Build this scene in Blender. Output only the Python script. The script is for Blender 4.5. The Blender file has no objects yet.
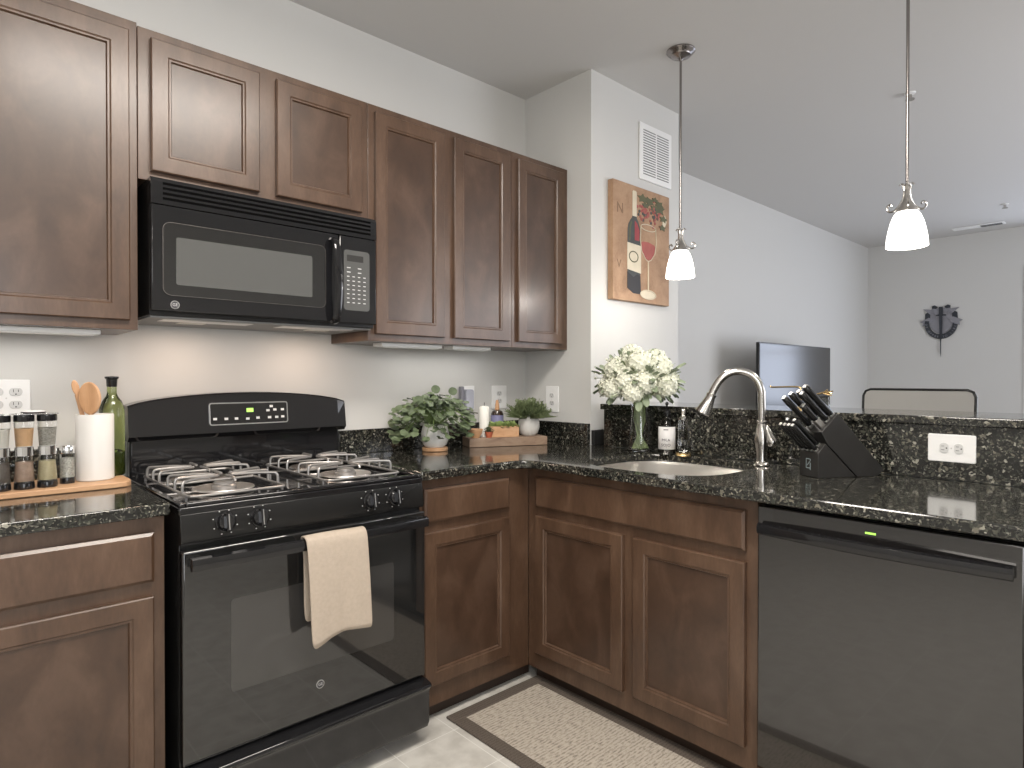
import bpy, bmesh, math, random
from mathutils import Vector, Matrix
random.seed(7)
C = bpy.context.scene.collection
sc = bpy.context.scene
PI = math.pi

# ------------------------------------------------------------------ camera
cam_d = bpy.data.cameras.new('camera'); cam = bpy.data.objects.new('camera', cam_d); C.objects.link(cam)
cam_d.sensor_width = 36.0; cam_d.lens = 624.6 * 36.0 / 1024.0; cam_d.clip_start = 0.02
cam.location = (-0.4647, -2.4482, 1.2373)
cam.rotation_euler = (math.radians(90 - 0.4726), 0, math.radians(-42.72))
sc.camera = cam
# ------------------------------------------------------------------ world, lights, exposure
w = bpy.data.worlds.new('sky'); sc.world = w; w.use_nodes = True
wn = w.node_tree.nodes; wl = w.node_tree.links
bg = wn['Background']; bg.inputs['Color'].default_value = (0.74, 0.83, 1.0, 1); bg.inputs['Strength'].default_value = 1.6
sc.view_settings.view_transform = 'Standard'; sc.view_settings.look = 'None'
sc.view_settings.exposure = 0.60; sc.view_settings.gamma = 1.0; sc.view_settings.use_curve_mapping = False

def area(name, loc, rot, sx, sy, power, col=(1, 1, 1), spread=PI):
    l = bpy.data.lights.new(name, 'AREA'); l.shape = 'RECTANGLE'; l.size = sx; l.size_y = sy
    l.energy = power; l.color = col; l.spread = spread
    o = bpy.data.objects.new(name, l); C.objects.link(o); o.location = loc; o.rotation_euler = rot
    return o
def point(name, loc, power, col, r=0.03):
    l = bpy.data.lights.new(name, 'POINT'); l.energy = power; l.color = col; l.shadow_soft_size = r
    o = bpy.data.objects.new(name, l); C.objects.link(o); o.location = loc
    return o
WARM = (1.0, 0.93, 0.85); COOL = (0.78, 0.84, 1.0)
KITCHEN_W, KITCHEN2_W, WIN_W, DOOR_W, PEND_W = 36, 22, 9, 32, 2.4
area('kitchen_fill', (0.30, -1.75, 2.66), (0, 0, 0), 1.1, 0.5, KITCHEN_W, WARM)  # soft fill added overhead, out of view
point('hall_fill', (-1.7, -3.3, 2.30), KITCHEN2_W, WARM, .13)  # unseen fill added behind, placed to keep its reflection off the microwave
area('window_daylight', (7.40, -2.15, 1.6), (0, math.radians(90), 0), 1.3, 1.5, WIN_W, COOL)
area('patio_fill', (4.6, -4.10, 1.2), (math.radians(90), 0, 0), 2.6, 2.1, DOOR_W, (1.0, 0.965, 0.965))  # daylight stand-in added at the unseen patio opening
area('kitchen_back_fill', (-0.9, -4.10, 1.6), (math.radians(90), 0, 0), 1.5, 1.2, 22, (1.0, 0.98, 0.95))  # frontal fill added from behind the camera
point('kitchen_globe_fill', (-0.55, -2.0, 2.42), 16, (1.0, .93, .84), .13)  # unseen uplight added to brighten the ceiling and nearby walls
point('dining_fill', (3.1, -3.0, 2.3), 14, (1.0, .95, .90), .13)  # unseen fill added for the living side
area('microwave_lamp_left', (0.16, -0.20, 1.418), (0, 0, 0), 0.07, 0.05, 0.55, (1.0, 0.74, 0.56))
area('microwave_lamp_right', (0.60, -0.20, 1.418), (0, 0, 0), 0.07, 0.05, 0.55, (1.0, 0.74, 0.56))
area('under_cabinet_lamp_right', (1.28, -0.14, 1.365), (0, 0, 0), 0.5, 0.03, 0.35, (1.0, 0.95, 0.9))
area('under_cabinet_lamp_left', (-0.35, -0.14, 1.365), (0, 0, 0), 0.4, 0.03, 0.35, (1.0, 0.95, 0.88))

# ------------------------------------------------------------------ materials
def nt(name):
    m = bpy.data.materials.new(name); m.use_nodes = True
    return m, m.node_tree.nodes, m.node_tree.links, m.node_tree.nodes['Principled BSDF']
def plain(name, col, rough=0.5, metal=0.0, coat=0.0, coat_r=0.05, spec=0.5, bump=None, var=0.0, vscale=20, **kw):
    m, n, l, b = nt(name)
    b.inputs['Base Color'].default_value = (*col, 1); b.inputs['Roughness'].default_value = rough
    b.inputs['Metallic'].default_value = metal; b.inputs['Coat Weight'].default_value = coat
    b.inputs['Coat Roughness'].default_value = coat_r; b.inputs['Specular IOR Level'].default_value = spec
    for k, v in kw.items(): b.inputs[k].default_value = v
    tc = n.new('ShaderNodeTexCoord')
    if var > 0:
        no = n.new('ShaderNodeTexNoise'); no.inputs['Scale'].default_value = vscale; no.inputs['Detail'].default_value = 4
        l.new(tc.outputs['Object'], no.inputs['Vector'])
        mx = n.new('ShaderNodeMix'); mx.data_type = 'RGBA'
        mx.inputs[6].default_value = (*[c * (1 - var) for c in col], 1); mx.inputs[7].default_value = (*[min(1, c * (1 + var)) for c in col], 1)
        l.new(no.outputs['Fac'], mx.inputs[0]); l.new(mx.outputs[2], b.inputs['Base Color'])
    if bump:
        no = n.new('ShaderNodeTexNoise'); no.inputs['Scale'].default_value = bump[0]; no.inputs['Detail'].default_value = 3
        l.new(tc.outputs['Object'], no.inputs['Vector'])
        bp = n.new('ShaderNodeBump'); bp.inputs['Strength'].default_value = bump[1]; bp.inputs['Distance'].default_value = 0.002
        l.new(no.outputs['Fac'], bp.inputs['Height']); l.new(bp.outputs['Normal'], b.inputs['Normal'])
    return m
def ramp(n, pts):
    r = n.new('ShaderNodeValToRGB'); e = r.color_ramp.elements
    while len(e) < len(pts): e.new(0.5)
    for i, (p, c) in enumerate(pts): e[i].position = p; e[i].color = (*c, 1)
    return r
def wood(name, dark, mid, light, stretch=(7, 7, 1.0), rough=0.32, coat=0.35, coat_r=0.22, scale=1.0, fine=0.25):
    m, n, l, b = nt(name)
    tc = n.new('ShaderNodeTexCoord'); mp = n.new('ShaderNodeMapping'); mp.inputs['Scale'].default_value = stretch
    l.new(tc.outputs['Object'], mp.inputs['Vector'])
    a = n.new('ShaderNodeTexNoise'); a.inputs['Scale'].default_value = 1.4 * scale; a.inputs['Detail'].default_value = 6; a.inputs['Distortion'].default_value = 0.6
    l.new(mp.outputs[0], a.inputs['Vector'])
    f = n.new('ShaderNodeTexNoise'); f.inputs['Scale'].default_value = 14 * scale; f.inputs['Detail'].default_value = 5
    l.new(mp.outputs[0], f.inputs['Vector'])
    mx = n.new('ShaderNodeMix'); mx.inputs[0].default_value = fine
    l.new(a.outputs['Fac'], mx.inputs[2]); l.new(f.outputs['Fac'], mx.inputs[3])
    r = ramp(n, [(0.30, dark), (0.5, mid), (0.72, light)])
    l.new(mx.outputs[0], r.inputs['Fac']); l.new(r.outputs['Color'], b.inputs['Base Color'])
    b.inputs['Roughness'].default_value = rough; b.inputs['Coat Weight'].default_value = coat; b.inputs['Coat Roughness'].default_value = coat_r
    return m
def granite(name):
    m, n, l, b = nt(name)
    tc = n.new('ShaderNodeTexCoord')
    no = n.new('ShaderNodeTexNoise'); no.inputs['Scale'].default_value = 60; no.inputs['Detail'].default_value = 3
    l.new(tc.outputs['Object'], no.inputs['Vector'])
    mv = n.new('ShaderNodeVectorMath'); mv.operation = 'MULTIPLY_ADD'
    mv.inputs[1].default_value = (0.018, 0.018, 0.018); l.new(no.outputs['Color'], mv.inputs[0]); l.new(tc.outputs['Object'], mv.inputs[2])
    v1 = n.new('ShaderNodeTexVoronoi'); v1.inputs['Scale'].default_value = 130; l.new(mv.outputs[0], v1.inputs['Vector'])
    v2 = n.new('ShaderNodeTexVoronoi'); v2.inputs['Scale'].default_value = 260; l.new(mv.outputs[0], v2.inputs['Vector'])
    r1 = ramp(n, [(0.0, (.010, .010, .009)), (0.5, (.014, .014, .012)), (0.70, (.030, .032, .026)), (0.86, (.060, .058, .046)), (0.935, (.13, .12, .095)), (0.975, (.27, .26, .22))])
    r1.color_ramp.interpolation = 'CONSTANT'
    r2 = ramp(n, [(0.0, (0, 0, 0)), (0.84, (.045, .045, .036)), (0.945, (.13, .125, .105))]); r2.color_ramp.interpolation = 'CONSTANT'
    s1 = n.new('ShaderNodeSeparateColor'); s2 = n.new('ShaderNodeSeparateColor')
    l.new(v1.outputs['Color'], s1.inputs[0]); l.new(v2.outputs['Color'], s2.inputs[0])
    l.new(s1.outputs[0], r1.inputs['Fac']); l.new(s2.outputs[1], r2.inputs['Fac'])
    ad = n.new('ShaderNodeMix'); ad.data_type = 'RGBA'; ad.blend_type = 'ADD'; ad.inputs[0].default_value = 1
    l.new(r1.outputs['Color'], ad.inputs[6]); l.new(r2.outputs['Color'], ad.inputs[7])
    l.new(ad.outputs[2], b.inputs['Base Color'])
    b.inputs['Roughness'].default_value = 0.12; b.inputs['Coat Weight'].default_value = 0.5; b.inputs['Coat Roughness'].default_value = 0.03
    return m
def tiles(name):
    m, n, l, b = nt(name)
    tc = n.new('ShaderNodeTexCoord'); mp = n.new('ShaderNodeMapping'); mp.inputs['Location'].default_value = (-0.635, 0.70, 0)
    l.new(tc.outputs['Object'], mp.inputs['Vector'])
    br = n.new('ShaderNodeTexBrick'); br.offset = 0.0; br.squash = 1.0
    br.inputs['Scale'].default_value = 1.0; br.inputs['Brick Width'].default_value = 0.2365; br.inputs['Row Height'].default_value = 0.2365
    br.inputs['Mortar Size'].default_value = 0.0018; br.inputs['Mortar Smooth'].default_value = 0.3
    l.new(mp.outputs[0], br.inputs['Vector'])
    no = n.new('ShaderNodeTexNoise'); no.inputs['Scale'].default_value = 14; no.inputs['Detail'].default_value = 8; l.new(tc.outputs['Object'], no.inputs['Vector'])
    r = ramp(n, [(0.35, (.50, .48, .44)), (0.62, (.63, .61, .565))]); l.new(no.outputs['Fac'], r.inputs['Fac'])
    l.new(r.outputs['Color'], br.inputs['Color1']); l.new(r.outputs['Color'], br.inputs['Color2']); br.inputs['Mortar'].default_value = (.74, .73, .69, 1)
    l.new(br.outputs['Color'], b.inputs['Base Color']); b.inputs['Roughness'].default_value = 0.38
    bp = n.new('ShaderNodeBump'); bp.inputs['Strength'].default_value = 0.12; bp.inputs['Distance'].default_value = 0.003
    l.new(no.outputs['Fac'], bp.inputs['Height']); l.new(bp.outputs['Normal'], b.inputs['Normal'])
    return m
def carpet(name):
    return plain(name, (.32, .29, .25), 0.95, bump=(400, .5), var=0.15, vscale=60)
def weave(name, c1, c2, rows=150, cells=45):
    m, n, l, b = nt(name)
    tc = n.new('ShaderNodeTexCoord'); mp = n.new('ShaderNodeMapping'); mp.inputs['Scale'].default_value = (cells, rows, 1)
    l.new(tc.outputs['Object'], mp.inputs['Vector'])
    no = n.new('ShaderNodeTexNoise'); no.inputs['Scale'].default_value = 1.0; no.inputs['Detail'].default_value = 2; l.new(mp.outputs[0], no.inputs['Vector'])
    wv = n.new('ShaderNodeTexWave'); wv.bands_direction = 'Y'; wv.inputs['Scale'].default_value = 26; wv.inputs['Distortion'].default_value = 2.5; wv.inputs['Detail Scale'].default_value = 6
    l.new(tc.outputs['Object'], wv.inputs['Vector'])
    mx = n.new('ShaderNodeMix'); mx.inputs[0].default_value = 0.16; l.new(no.outputs['Fac'], mx.inputs[2]); l.new(wv.outputs['Fac'], mx.inputs[3])
    r = ramp(n, [(0.30, c1), (0.55, c2)]); l.new(mx.outputs[0], r.inputs['Fac']); l.new(r.outputs['Color'], b.inputs['Base Color'])
    b.inputs['Roughness'].default_value = 0.95
    bp = n.new('ShaderNodeBump'); bp.inputs['Strength'].default_value = 0.6; bp.inputs['Distance'].default_value = 0.002
    l.new(mx.outputs[0], bp.inputs['Height']); l.new(bp.outputs['Normal'], b.inputs['Normal'])
    return m
def emis(name, col, strength, base=(.8, .8, .8)):
    m, n, l, b = nt(name); b.inputs['Base Color'].default_value = (*base, 1)
    b.inputs['Emission Color'].default_value = (*col, 1); b.inputs['Emission Strength'].default_value = strength
    return m
def glass(name, col=(1, 1, 1), rough=0.02, ior=1.45):
    m, n, l, b = nt(name)
    b.inputs['Base Color'].default_value = (*col, 1); b.inputs['Roughness'].default_value = rough
    b.inputs['Transmission Weight'].default_value = 1.0; b.inputs['IOR'].default_value = ior
    return m

M = {}
M['wall'] = plain('wall_paint', (.60, .595, .575), 0.75, bump=(180, .06))
M['ceiling'] = plain('ceiling_paint', (.60, .59, .575), 0.9, bump=(120, .08))
M['white'] = plain('white_plastic', (.82, .82, .81), 0.35)
M['receptacle'] = plain('receptacle_plastic', (.60, .60, .59), 0.4)
M['trim'] = plain('white_trim', (.78, .78, .76), 0.4)
M['wood'] = wood('brown_maple', (.054, .028, .016), (.084, .046, .027), (.124, .073, .046), scale=2.4, stretch=(4, 4, 1.2), coat=.30, rough=.38)
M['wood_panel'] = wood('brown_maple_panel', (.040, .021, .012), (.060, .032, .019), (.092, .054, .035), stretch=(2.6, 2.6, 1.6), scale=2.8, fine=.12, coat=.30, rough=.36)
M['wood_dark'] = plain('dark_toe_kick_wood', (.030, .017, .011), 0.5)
M['granite'] = granite('dark_speckled_granite')
M['tile'] = tiles('grey_floor_tile')
M['carpet'] = carpet('living_carpet')
M['black'] = plain('glossy_black_enamel', (.010, .010, .011), 0.08, coat=.25, coat_r=0.03, spec=.45)
M['slot_black'] = plain('slot_black', (.002, .002, .002), .9, spec=.05)
M['dw_black'] = plain('dishwasher_black', (.014, .013, .013), 0.13, coat=.8, coat_r=0.02, spec=.8)
M['black_satin'] = plain('satin_black', (.012, .012, .012), 0.26, spec=.4)
M['black_matte'] = plain('matte_black', (.015, .015, .015), 0.6)
M['oven_glass'] = plain('dark_oven_glass', (.013, .013, .013), 0.04, coat=.5, coat_r=0.0, spec=0.7)
M['oven_window'] = plain('grey_oven_window', (.032, .031, .030), 0.05, coat=.5, coat_r=0.0, spec=0.7)
M['mw_glass'] = plain('grey_microwave_window', (.085, .086, .083), 0.15, coat=1.0, coat_r=0.02)
M['steel'] = plain('brushed_steel', (.62, .61, .59), 0.28, 1.0, bump=(300, .03))
M['nickel'] = plain('brushed_nickel', (.55, .53, .50), 0.22, 1.0)
M['dark_nickel'] = plain('dark_nickel', (.30, .28, .27), 0.25, 1.0)
M['chrome'] = plain('chrome', (.8, .8, .8), 0.08, 1.0)
M['sink'] = plain('sink_steel', (.74, .725, .70), 0.30, 1.0)
M['grate'] = plain('grey_grate_enamel', (.30, .29, .28), 0.35, 0.6)
M['gold'] = plain('gold_wire', (.75, .55, .28), 0.25, 1.0)
M['print'] = plain('pale_grey_print', (.55, .55, .55), 0.5)
M['towel'] = plain('beige_terry', (.46, .385, .31), 0.95, bump=(500, 1.0), var=.12, vscale=90)
M['rug'] = weave('beige_weave', (.22, .19, .155), (.46, .41, .345))
M['rug_border'] = weave('dark_brown_border', (.060, .047, .037), (.115, .093, .075), rows=250, cells=250)
M['oak'] = wood('oak_board', (.40, .22, .11), (.52, .31, .17), (.60, .39, .23), stretch=(1.5, 18, 18), rough=.5, coat=0.05)
M['spoon'] = wood('spoon_wood', (.42, .22, .10), (.55, .31, .16), (.62, .38, .22), stretch=(30, 30, 3), rough=.55, coat=0.0)
M['walnut'] = wood('brown_board', (.16, .10, .07), (.28, .19, .13), (.36, .26, .19), stretch=(3, 25, 25), rough=.55, coat=0.0)
M['orange_wood'] = wood('light_orange_wood', (.48, .26, .13), (.60, .35, .19), (.68, .44, .27), stretch=(6, 30, 30), rough=.5, coat=0.0)
M['ceramic'] = plain('white_ceramic', (.66, .64, .61), 0.35, bump=(60, .08))
M['pot'] = plain('speckled_white_pot', (.74, .74, .71), 0.55, bump=(120, .12), var=.06, vscale=120)
M['pot2'] = plain('pale_stone_pot', (.66, .65, .62), 0.7, bump=(150, .2), var=.06, vscale=60)
M['wax'] = plain('white_wax', (.85, .84, .78), 0.5)
M['green_glass'] = glass('green_glass', (.46, .54, .24), 0.03)
M['clear'] = glass('clear_glass', (.97, .98, .98), 0.02)
M['water'] = glass('water', (.95, .98, .95), 0.0, 1.33)
M['leaf'] = plain('sage_leaf', (.125, .165, .09), 0.45, var=.55, vscale=30)
M['leaf2'] = plain('grass_leaf', (.16, .20, .095), 0.55, var=.5, vscale=40)
M['leaf3'] = plain('eucalyptus_leaf', (.25, .30, .20), 0.55, var=.3, vscale=30)
M['succulent'] = plain('pale_succulent', (.34, .44, .16), 0.5, var=.25, vscale=60)
M['stem'] = plain('green_stem', (.20, .28, .10), 0.5, var=.2)
M['pale_stem'] = plain('pale_stem', (.30, .38, .17), .5, var=.2)
M['petal'] = plain('cream_petal', (.82, .83, .70), 0.6, var=.07, vscale=25)
M['terracotta'] = plain('terracotta', (.45, .12, .06), 0.6)
M['soil'] = plain('soil', (.03, .022, .015), 0.95)
M['amber'] = plain('dark_amber_bottle', (.035, .022, .016), 0.12, coat=.6)
M['label'] = plain('white_paper_label', (.72, .71, .70), 0.6)
M['ink'] = plain('dark_ink', (.04, .04, .045), 0.6)
M['led'] = emis('green_led', (.45, 1.0, .12), 1.0, (.1, .2, .05))
M['shade'] = emis('lit_white_glass', (1.0, .96, .90), 2.3)
M['fill_glow'] = emis('fill_lamp_glow', (1.0, .93, .84), 3.0)  # glow of the added out-of-view lamps
M['tv'] = plain('tv_screen', (.020, .018, .017), 0.16, spec=.8)
M['canvas'] = wood('painted_tan_canvas', (.25, .15, .085), (.36, .22, .13), (.44, .29, .18), stretch=(5, 5, 5), rough=.6, coat=0.0, scale=1.5)
M['mesh'] = plain('grey_mesh_fabric', (.30, .295, .28), 0.8, bump=(900, .4))

# ------------------------------------------------------------------ geometry helpers
ORG = {}
class MB:
    def __init__(s): s.bm = bmesh.new()
    def box(s, x0, x1, y0, y1, z0, z1):
        v = [s.bm.verts.new((x, y, z)) for z in (z0, z1) for (x, y) in ((x0, y0), (x1, y0), (x1, y1), (x0, y1))]
        for f in ((0, 3, 2, 1), (4, 5, 6, 7), (0, 1, 5, 4), (1, 2, 6, 5), (2, 3, 7, 6), (3, 0, 4, 7)): s.bm.faces.new([v[i] for i in f])
        return s
    def obox(s, c, ux, uy, uz, hx, hy, hz):
        c = Vector(c); ux, uy, uz = Vector(ux).normalized(), Vector(uy).normalized(), Vector(uz).normalized()
        v = [s.bm.verts.new(c + ux * hx * a + uy * hy * b_ + uz * hz * d) for d in (-1, 1) for (a, b_) in ((-1, -1), (1, -1), (1, 1), (-1, 1))]
        for f in ((0, 3, 2, 1), (4, 5, 6, 7), (0, 1, 5, 4), (1, 2, 6, 5), (2, 3, 7, 6), (3, 0, 4, 7)): s.bm.faces.new([v[i] for i in f])
        return s
    def lathe(s, cx, cy, prof, seg=32, z0=0.0, sx=1.0, sy=1.0):
        """prof: list of (r, z); closed ends when r==0"""
        rings = []
        for r, z in prof:
            if r <= 1e-6: rings.append([s.bm.verts.new((cx, cy, z0 + z))])
            else: rings.append([s.bm.verts.new((cx + sx * r * math.cos(2 * PI * i / seg), cy + sy * r * math.sin(2 * PI * i / seg), z0 + z)) for i in range(seg)])
        for a, b_ in zip(rings, rings[1:]):
            for i in range(seg):
                j = (i + 1) % seg
                if len(a) == 1 and len(b_) == 1: continue
                if len(a) == 1: s.bm.faces.new((a[0], b_[j], b_[i]))
                elif len(b_) == 1: s.bm.faces.new((a[i], a[j], b_[0]))
                else: s.bm.faces.new((a[i], a[j], b_[j], b_[i]))
        return s
    def tube(s, pts, r, seg=10, caps=True, closed=False):
        pts = [Vector(p) for p in pts]; n = len(pts); rr = r if isinstance(r, (list, tuple)) else [r] * n
        rings = []; up = None
        for i, p in enumerate(pts):
            if closed: t = (pts[(i + 1) % n] - pts[i - 1]).normalized()
            else: t = (pts[min(i + 1, n - 1)] - pts[max(i - 1, 0)]).normalized()
            if up is None:
                up = Vector((0, 0, 1)) if abs(t.z) < 0.9 else Vector((1, 0, 0))
            a = (up - t * up.dot(t))
            if a.length < 1e-5: a = t.orthogonal()
            a.normalize(); b_ = t.cross(a); up = a
            rings.append([s.bm.verts.new(p + (a * math.cos(2 * PI * k / seg) + b_ * math.sin(2 * PI * k / seg)) * rr[i]) for k in range(seg)])
        prs = list(zip(rings, rings[1:])) + ([(rings[-1], rings[0])] if closed else [])
        for A, B_ in prs:
            for k in range(seg): s.bm.faces.new((A[k], A[(k + 1) % seg], B_[(k + 1) % seg], B_[k]))
        if caps and not closed:
            s.bm.faces.new(rings[0][::-1]); s.bm.faces.new(rings[-1])
        return s
    def prism(s, poly, f, a, b_):
        """poly: 2D points; f(u,v,d)->3D; extruded from d=a to d=b"""
        A = [s.bm.verts.new(f(u, v, a)) for u, v in poly]; B_ = [s.bm.verts.new(f(u, v, b_)) for u, v in poly]
        n = len(poly); s.bm.faces.new(A[::-1]); s.bm.faces.new(B_)
        for i in range(n): s.bm.faces.new((A[i], A[(i + 1) % n], B_[(i + 1) % n], B_[i]))
        return s
    def ball(s, c, r, seg=14, rings=8, sx=1, sy=1, sz=1):
        pr = [(r * math.sin(PI * i / rings), -r * math.cos(PI * i / rings) * sz) for i in range(rings + 1)]
        pr[0] = (0, pr[0][1]); pr[-1] = (0, pr[-1][1])
        return s.lathe(c[0], c[1], pr, seg, c[2], sx, sy)
    def quad(s, a, b_, c, d):
        s.bm.faces.new([s.bm.verts.new(p) for p in (a, b_, c, d)]); return s
    def fan(s, pts):
        s.bm.faces.new([s.bm.verts.new(p) for p in pts]); return s
def put(name, mb, mat, parent=None, bevel=0.0, smooth=True, seg=2, org=None, extra=None):
    bm = mb.bm if isinstance(mb, MB) else mb
    bmesh.ops.recalc_face_normals(bm, faces=bm.faces[:])
    o_ = ORG[parent.name] if parent is not None else (Vector(org) if org is not None else Vector((0, 0, 0)))
    bm.transform(Matrix.Translation(-o_))
    me = bpy.data.meshes.new(name); bm.to_mesh(me); bm.free()
    me.materials.append(M[mat] if isinstance(mat, str) else mat)
    if extra:
        for x in extra: me.materials.append(M[x])
    if smooth:
        for p in me.polygons: p.use_smooth = True
        try: me.set_sharp_from_angle(angle=math.radians(38))
        except Exception: pass
    o = bpy.data.objects.new(name, me); C.objects.link(o)
    if parent is not None: o.parent = parent; ORG[o.name] = o_.copy()
    else: o.location = o_; ORG[o.name] = o_.copy()
    if bevel > 0:
        md = o.modifiers.new('bevel', 'BEVEL'); md.width = bevel; md.segments = seg; md.limit_method = 'ANGLE'; md.angle_limit = math.radians(40)
        md.harden_normals = False
    return o
def thing(name, label, cat, loc, group=None):
    o = bpy.data.objects.new(name, None); C.objects.link(o); o.location = loc; o.empty_display_size = .05
    o['label'] = label; o['category'] = cat
    if group: o['group'] = group
    ORG[o.name] = Vector(loc)
    return o
def tag(o, label, cat, group=None):
    o['label'] = label; o['category'] = cat
    if group: o['group'] = group
    return o
def struct(name, mb, mat, bevel=0.0, smooth=False):
    o = put(name, mb, mat, None, bevel, smooth); o['kind'] = 'structure'; return o
def lab(o, text): o['label'] = text; return o
def move_to(o, loc): o.location = loc
def dup(root, loc, rotz=0.0, scale=1.0, label=None, group=None):
    r = root.copy(); C.objects.link(r); r.location = loc; r.rotation_euler = (0, 0, rotz); r.scale = (scale,) * 3
    if label: r['label'] = label
    if group: r['group'] = group
    for ch in list(root.children):
        c = ch.copy(); C.objects.link(c); c.parent = r
        for g in list(ch.children):
            d = g.copy(); C.objects.link(d); d.parent = c
    return r
def text_bm(s, size, origin, ux, uy, depth=0.0006, align='CENTER', bold=0.0):
    cu = bpy.data.curves.new('lettering', 'FONT'); cu.body = s; cu.size = size; cu.extrude = 0; cu.align_x = align; cu.align_y = 'CENTER'; cu.offset = bold; cu.resolution_u = 2
    ob = bpy.data.objects.new('lettering', cu); C.objects.link(ob)
    dg = bpy.context.evaluated_depsgraph_get(); me = bpy.data.meshes.new_from_object(ob.evaluated_get(dg))
    C.objects.unlink(ob); bpy.data.objects.remove(ob)
    bm = bmesh.new(); bm.from_mesh(me)
    ux = Vector(ux).normalized(); uy = Vector(uy).normalized(); uz = ux.cross(uy)
    r = bmesh.ops.extrude_face_region(bm, geom=bm.faces[:]); vs = [g for g in r['geom'] if isinstance(g, bmesh.types.BMVert)]
    bmesh.ops.translate(bm, verts=vs, vec=(0, 0, depth))
    mat = Matrix.Translation(Vector(origin)) @ Matrix((ux, uy, uz)).transposed().to_4x4()
    bm.transform(mat)
    return bm
def join_bm(bms):
    out = bmesh.new()
    for b_ in bms:
        me = bpy.data.meshes.new('tmp'); b_.to_mesh(me); out.from_mesh(me); b_.free(); bpy.data.meshes.remove(me)
    return out
def rrect(x0, x1, y0, y1, r, n=5):
    out = []
    for cx, cy, a0 in ((x1 - r, y1 - r, 0), (x0 + r, y1 - r, PI / 2), (x0 + r, y0 + r, PI), (x1 - r, y0 + r, 1.5 * PI)):
        for i in range(n + 1):
            a = a0 + PI / 2 * i / n; out.append((cx + r * math.cos(a), cy + r * math.sin(a)))
    return out
def slab(outline, z0, z1, holes=()):
    bm = bmesh.new(); es = []
    for loop in [outline] + list(holes):
        v = [bm.verts.new((x, y, z1)) for x, y in loop]
        es += [bm.edges.new((v[i], v[(i + 1) % len(v)])) for i in range(len(v))]
    bmesh.ops.triangle_fill(bm, use_beauty=True, use_dissolve=False, edges=es)
    r = bmesh.ops.extrude_face_region(bm, geom=bm.faces[:])
    bmesh.ops.translate(bm, verts=[g for g in r['geom'] if isinstance(g, bmesh.types.BMVert)], vec=(0, 0, z0 - z1))
    return bm
def catmull(pts, n=8):
    P = [Vector(p) for p in pts]; out = []
    for i in range(len(P) - 1):
        p0 = P[max(i - 1, 0)]; p1 = P[i]; p2 = P[i + 1]; p3 = P[min(i + 2, len(P) - 1)]
        for k in range(n):
            t = k / n
            out.append(0.5 * ((2 * p1) + (-p0 + p2) * t + (2 * p0 - 5 * p1 + 4 * p2 - p3) * t * t + (-p0 + 3 * p1 - 3 * p2 + p3) * t ** 3))
    out.append(P[-1]); return out

# ------------------------------------------------------------------ room
H = 2.75; XL, XF = -2.3, 7.47; YB = -4.2; XS = 1.895; YP = -0.462; XP2 = 2.665; YL = 0.073
struct('floor', MB().box(XL - .1, 2.02, YB - .1, .2, -.08, 0), 'tile')
struct('floor_living', MB().box(2.02, XF + .1, YB - .1, .2, -.08, 0), 'carpet')
struct('ceiling', MB().box(XL - .1, XF + .1, YB - .1, .2, H, H + .1), 'ceiling')
struct('wall_kitchen', MB().box(XL - .1, XS, 0, .12, 0, H), 'wall')
struct('wall_pillar', MB().box(XS, XP2, YP, .12, 0, H), 'wall')
struct('wall_living', MB().box(XP2, XF + .1, YL, .2, 0, H), 'wall')
# far wall with a window opening
WY0, WY1, WZ0, WZ1 = -2.95, -1.40, .85, 2.30
struct('wall_far', MB().box(XF, XF + .12, WY1, YL, 0, H).box(XF, XF + .12, YB, WY0, 0, H).box(XF, XF + .12, WY0, WY1, 0, WZ0).box(XF, XF + .12, WY0, WY1, WZ1, H), 'wall')
o = struct('window_1', MB().box(XF - .012, XF + .06, WY1 - .0, WY1 + .06, WZ0 - .06, WZ1 + .06).box(XF - .012, XF + .06, WY0 - .06, WY0, WZ0 - .06, WZ1 + .06)
           .box(XF - .012, XF + .06, WY0, WY1, WZ1, WZ1 + .06).box(XF - .03, XF + .06, WY0 - .03, WY1 + .03, WZ0 - .06, WZ0)
           .box(XF + .02, XF + .05, WY0, WY1, 1.56, 1.60).box(XF + .02, XF + .05, (WY0 + WY1) / 2 - .02, (WY0 + WY1) / 2 + .02, WZ0, WZ1), 'trim')
# wall behind the camera; unseen patio door and kitchen window openings added for daylight
struct('wall_south', MB().box(XL, -1.7, YB - .12, YB, 0, H).box(-1.7, -.1, YB - .12, YB, 0, .95).box(-1.7, -.1, YB - .12, YB, 2.2, H)
       .box(-.1, 3.3, YB - .12, YB, 0, H).box(3.3, 5.9, YB - .12, YB, 2.25, H).box(5.9, XF, YB - .12, YB, 0, H), 'wall')
struct('window_2', MB().box(-1.7, -.1, YB - .08, YB - .04, .95, 1.0).box(-1.7, -.1, YB - .08, YB - .04, 2.15, 2.2).box(-1.7, -1.65, YB - .08, YB - .04, 1.0, 2.15)
       .box(-.15, -.1, YB - .08, YB - .04, 1.0, 2.15).box(-.92, -.88, YB - .08, YB - .04, 1.0, 2.15), 'trim')
struct('door_1', MB().box(3.3, 3.36, YB - .08, YB - .03, 0, 2.25).box(5.84, 5.9, YB - .08, YB - .03, 0, 2.25).box(4.57, 4.63, YB - .08, YB - .03, 0, 2.25).box(3.36, 5.84, YB - .08, YB - .03, 2.19, 2.25).box(3.36, 5.84, YB - .08, YB - .03, 0, .08), 'trim')
struct('wall_west', MB().box(XL - .12, XL, YB, 0, 0, H), 'wall')
struct('baseboard_living', MB().box(XP2, XF, YL - .014, YL, 0, .10), 'trim')
struct('baseboard_far', MB().box(XF - .014, XF, YB, YL - .014, 0, .10), 'trim')

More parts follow.
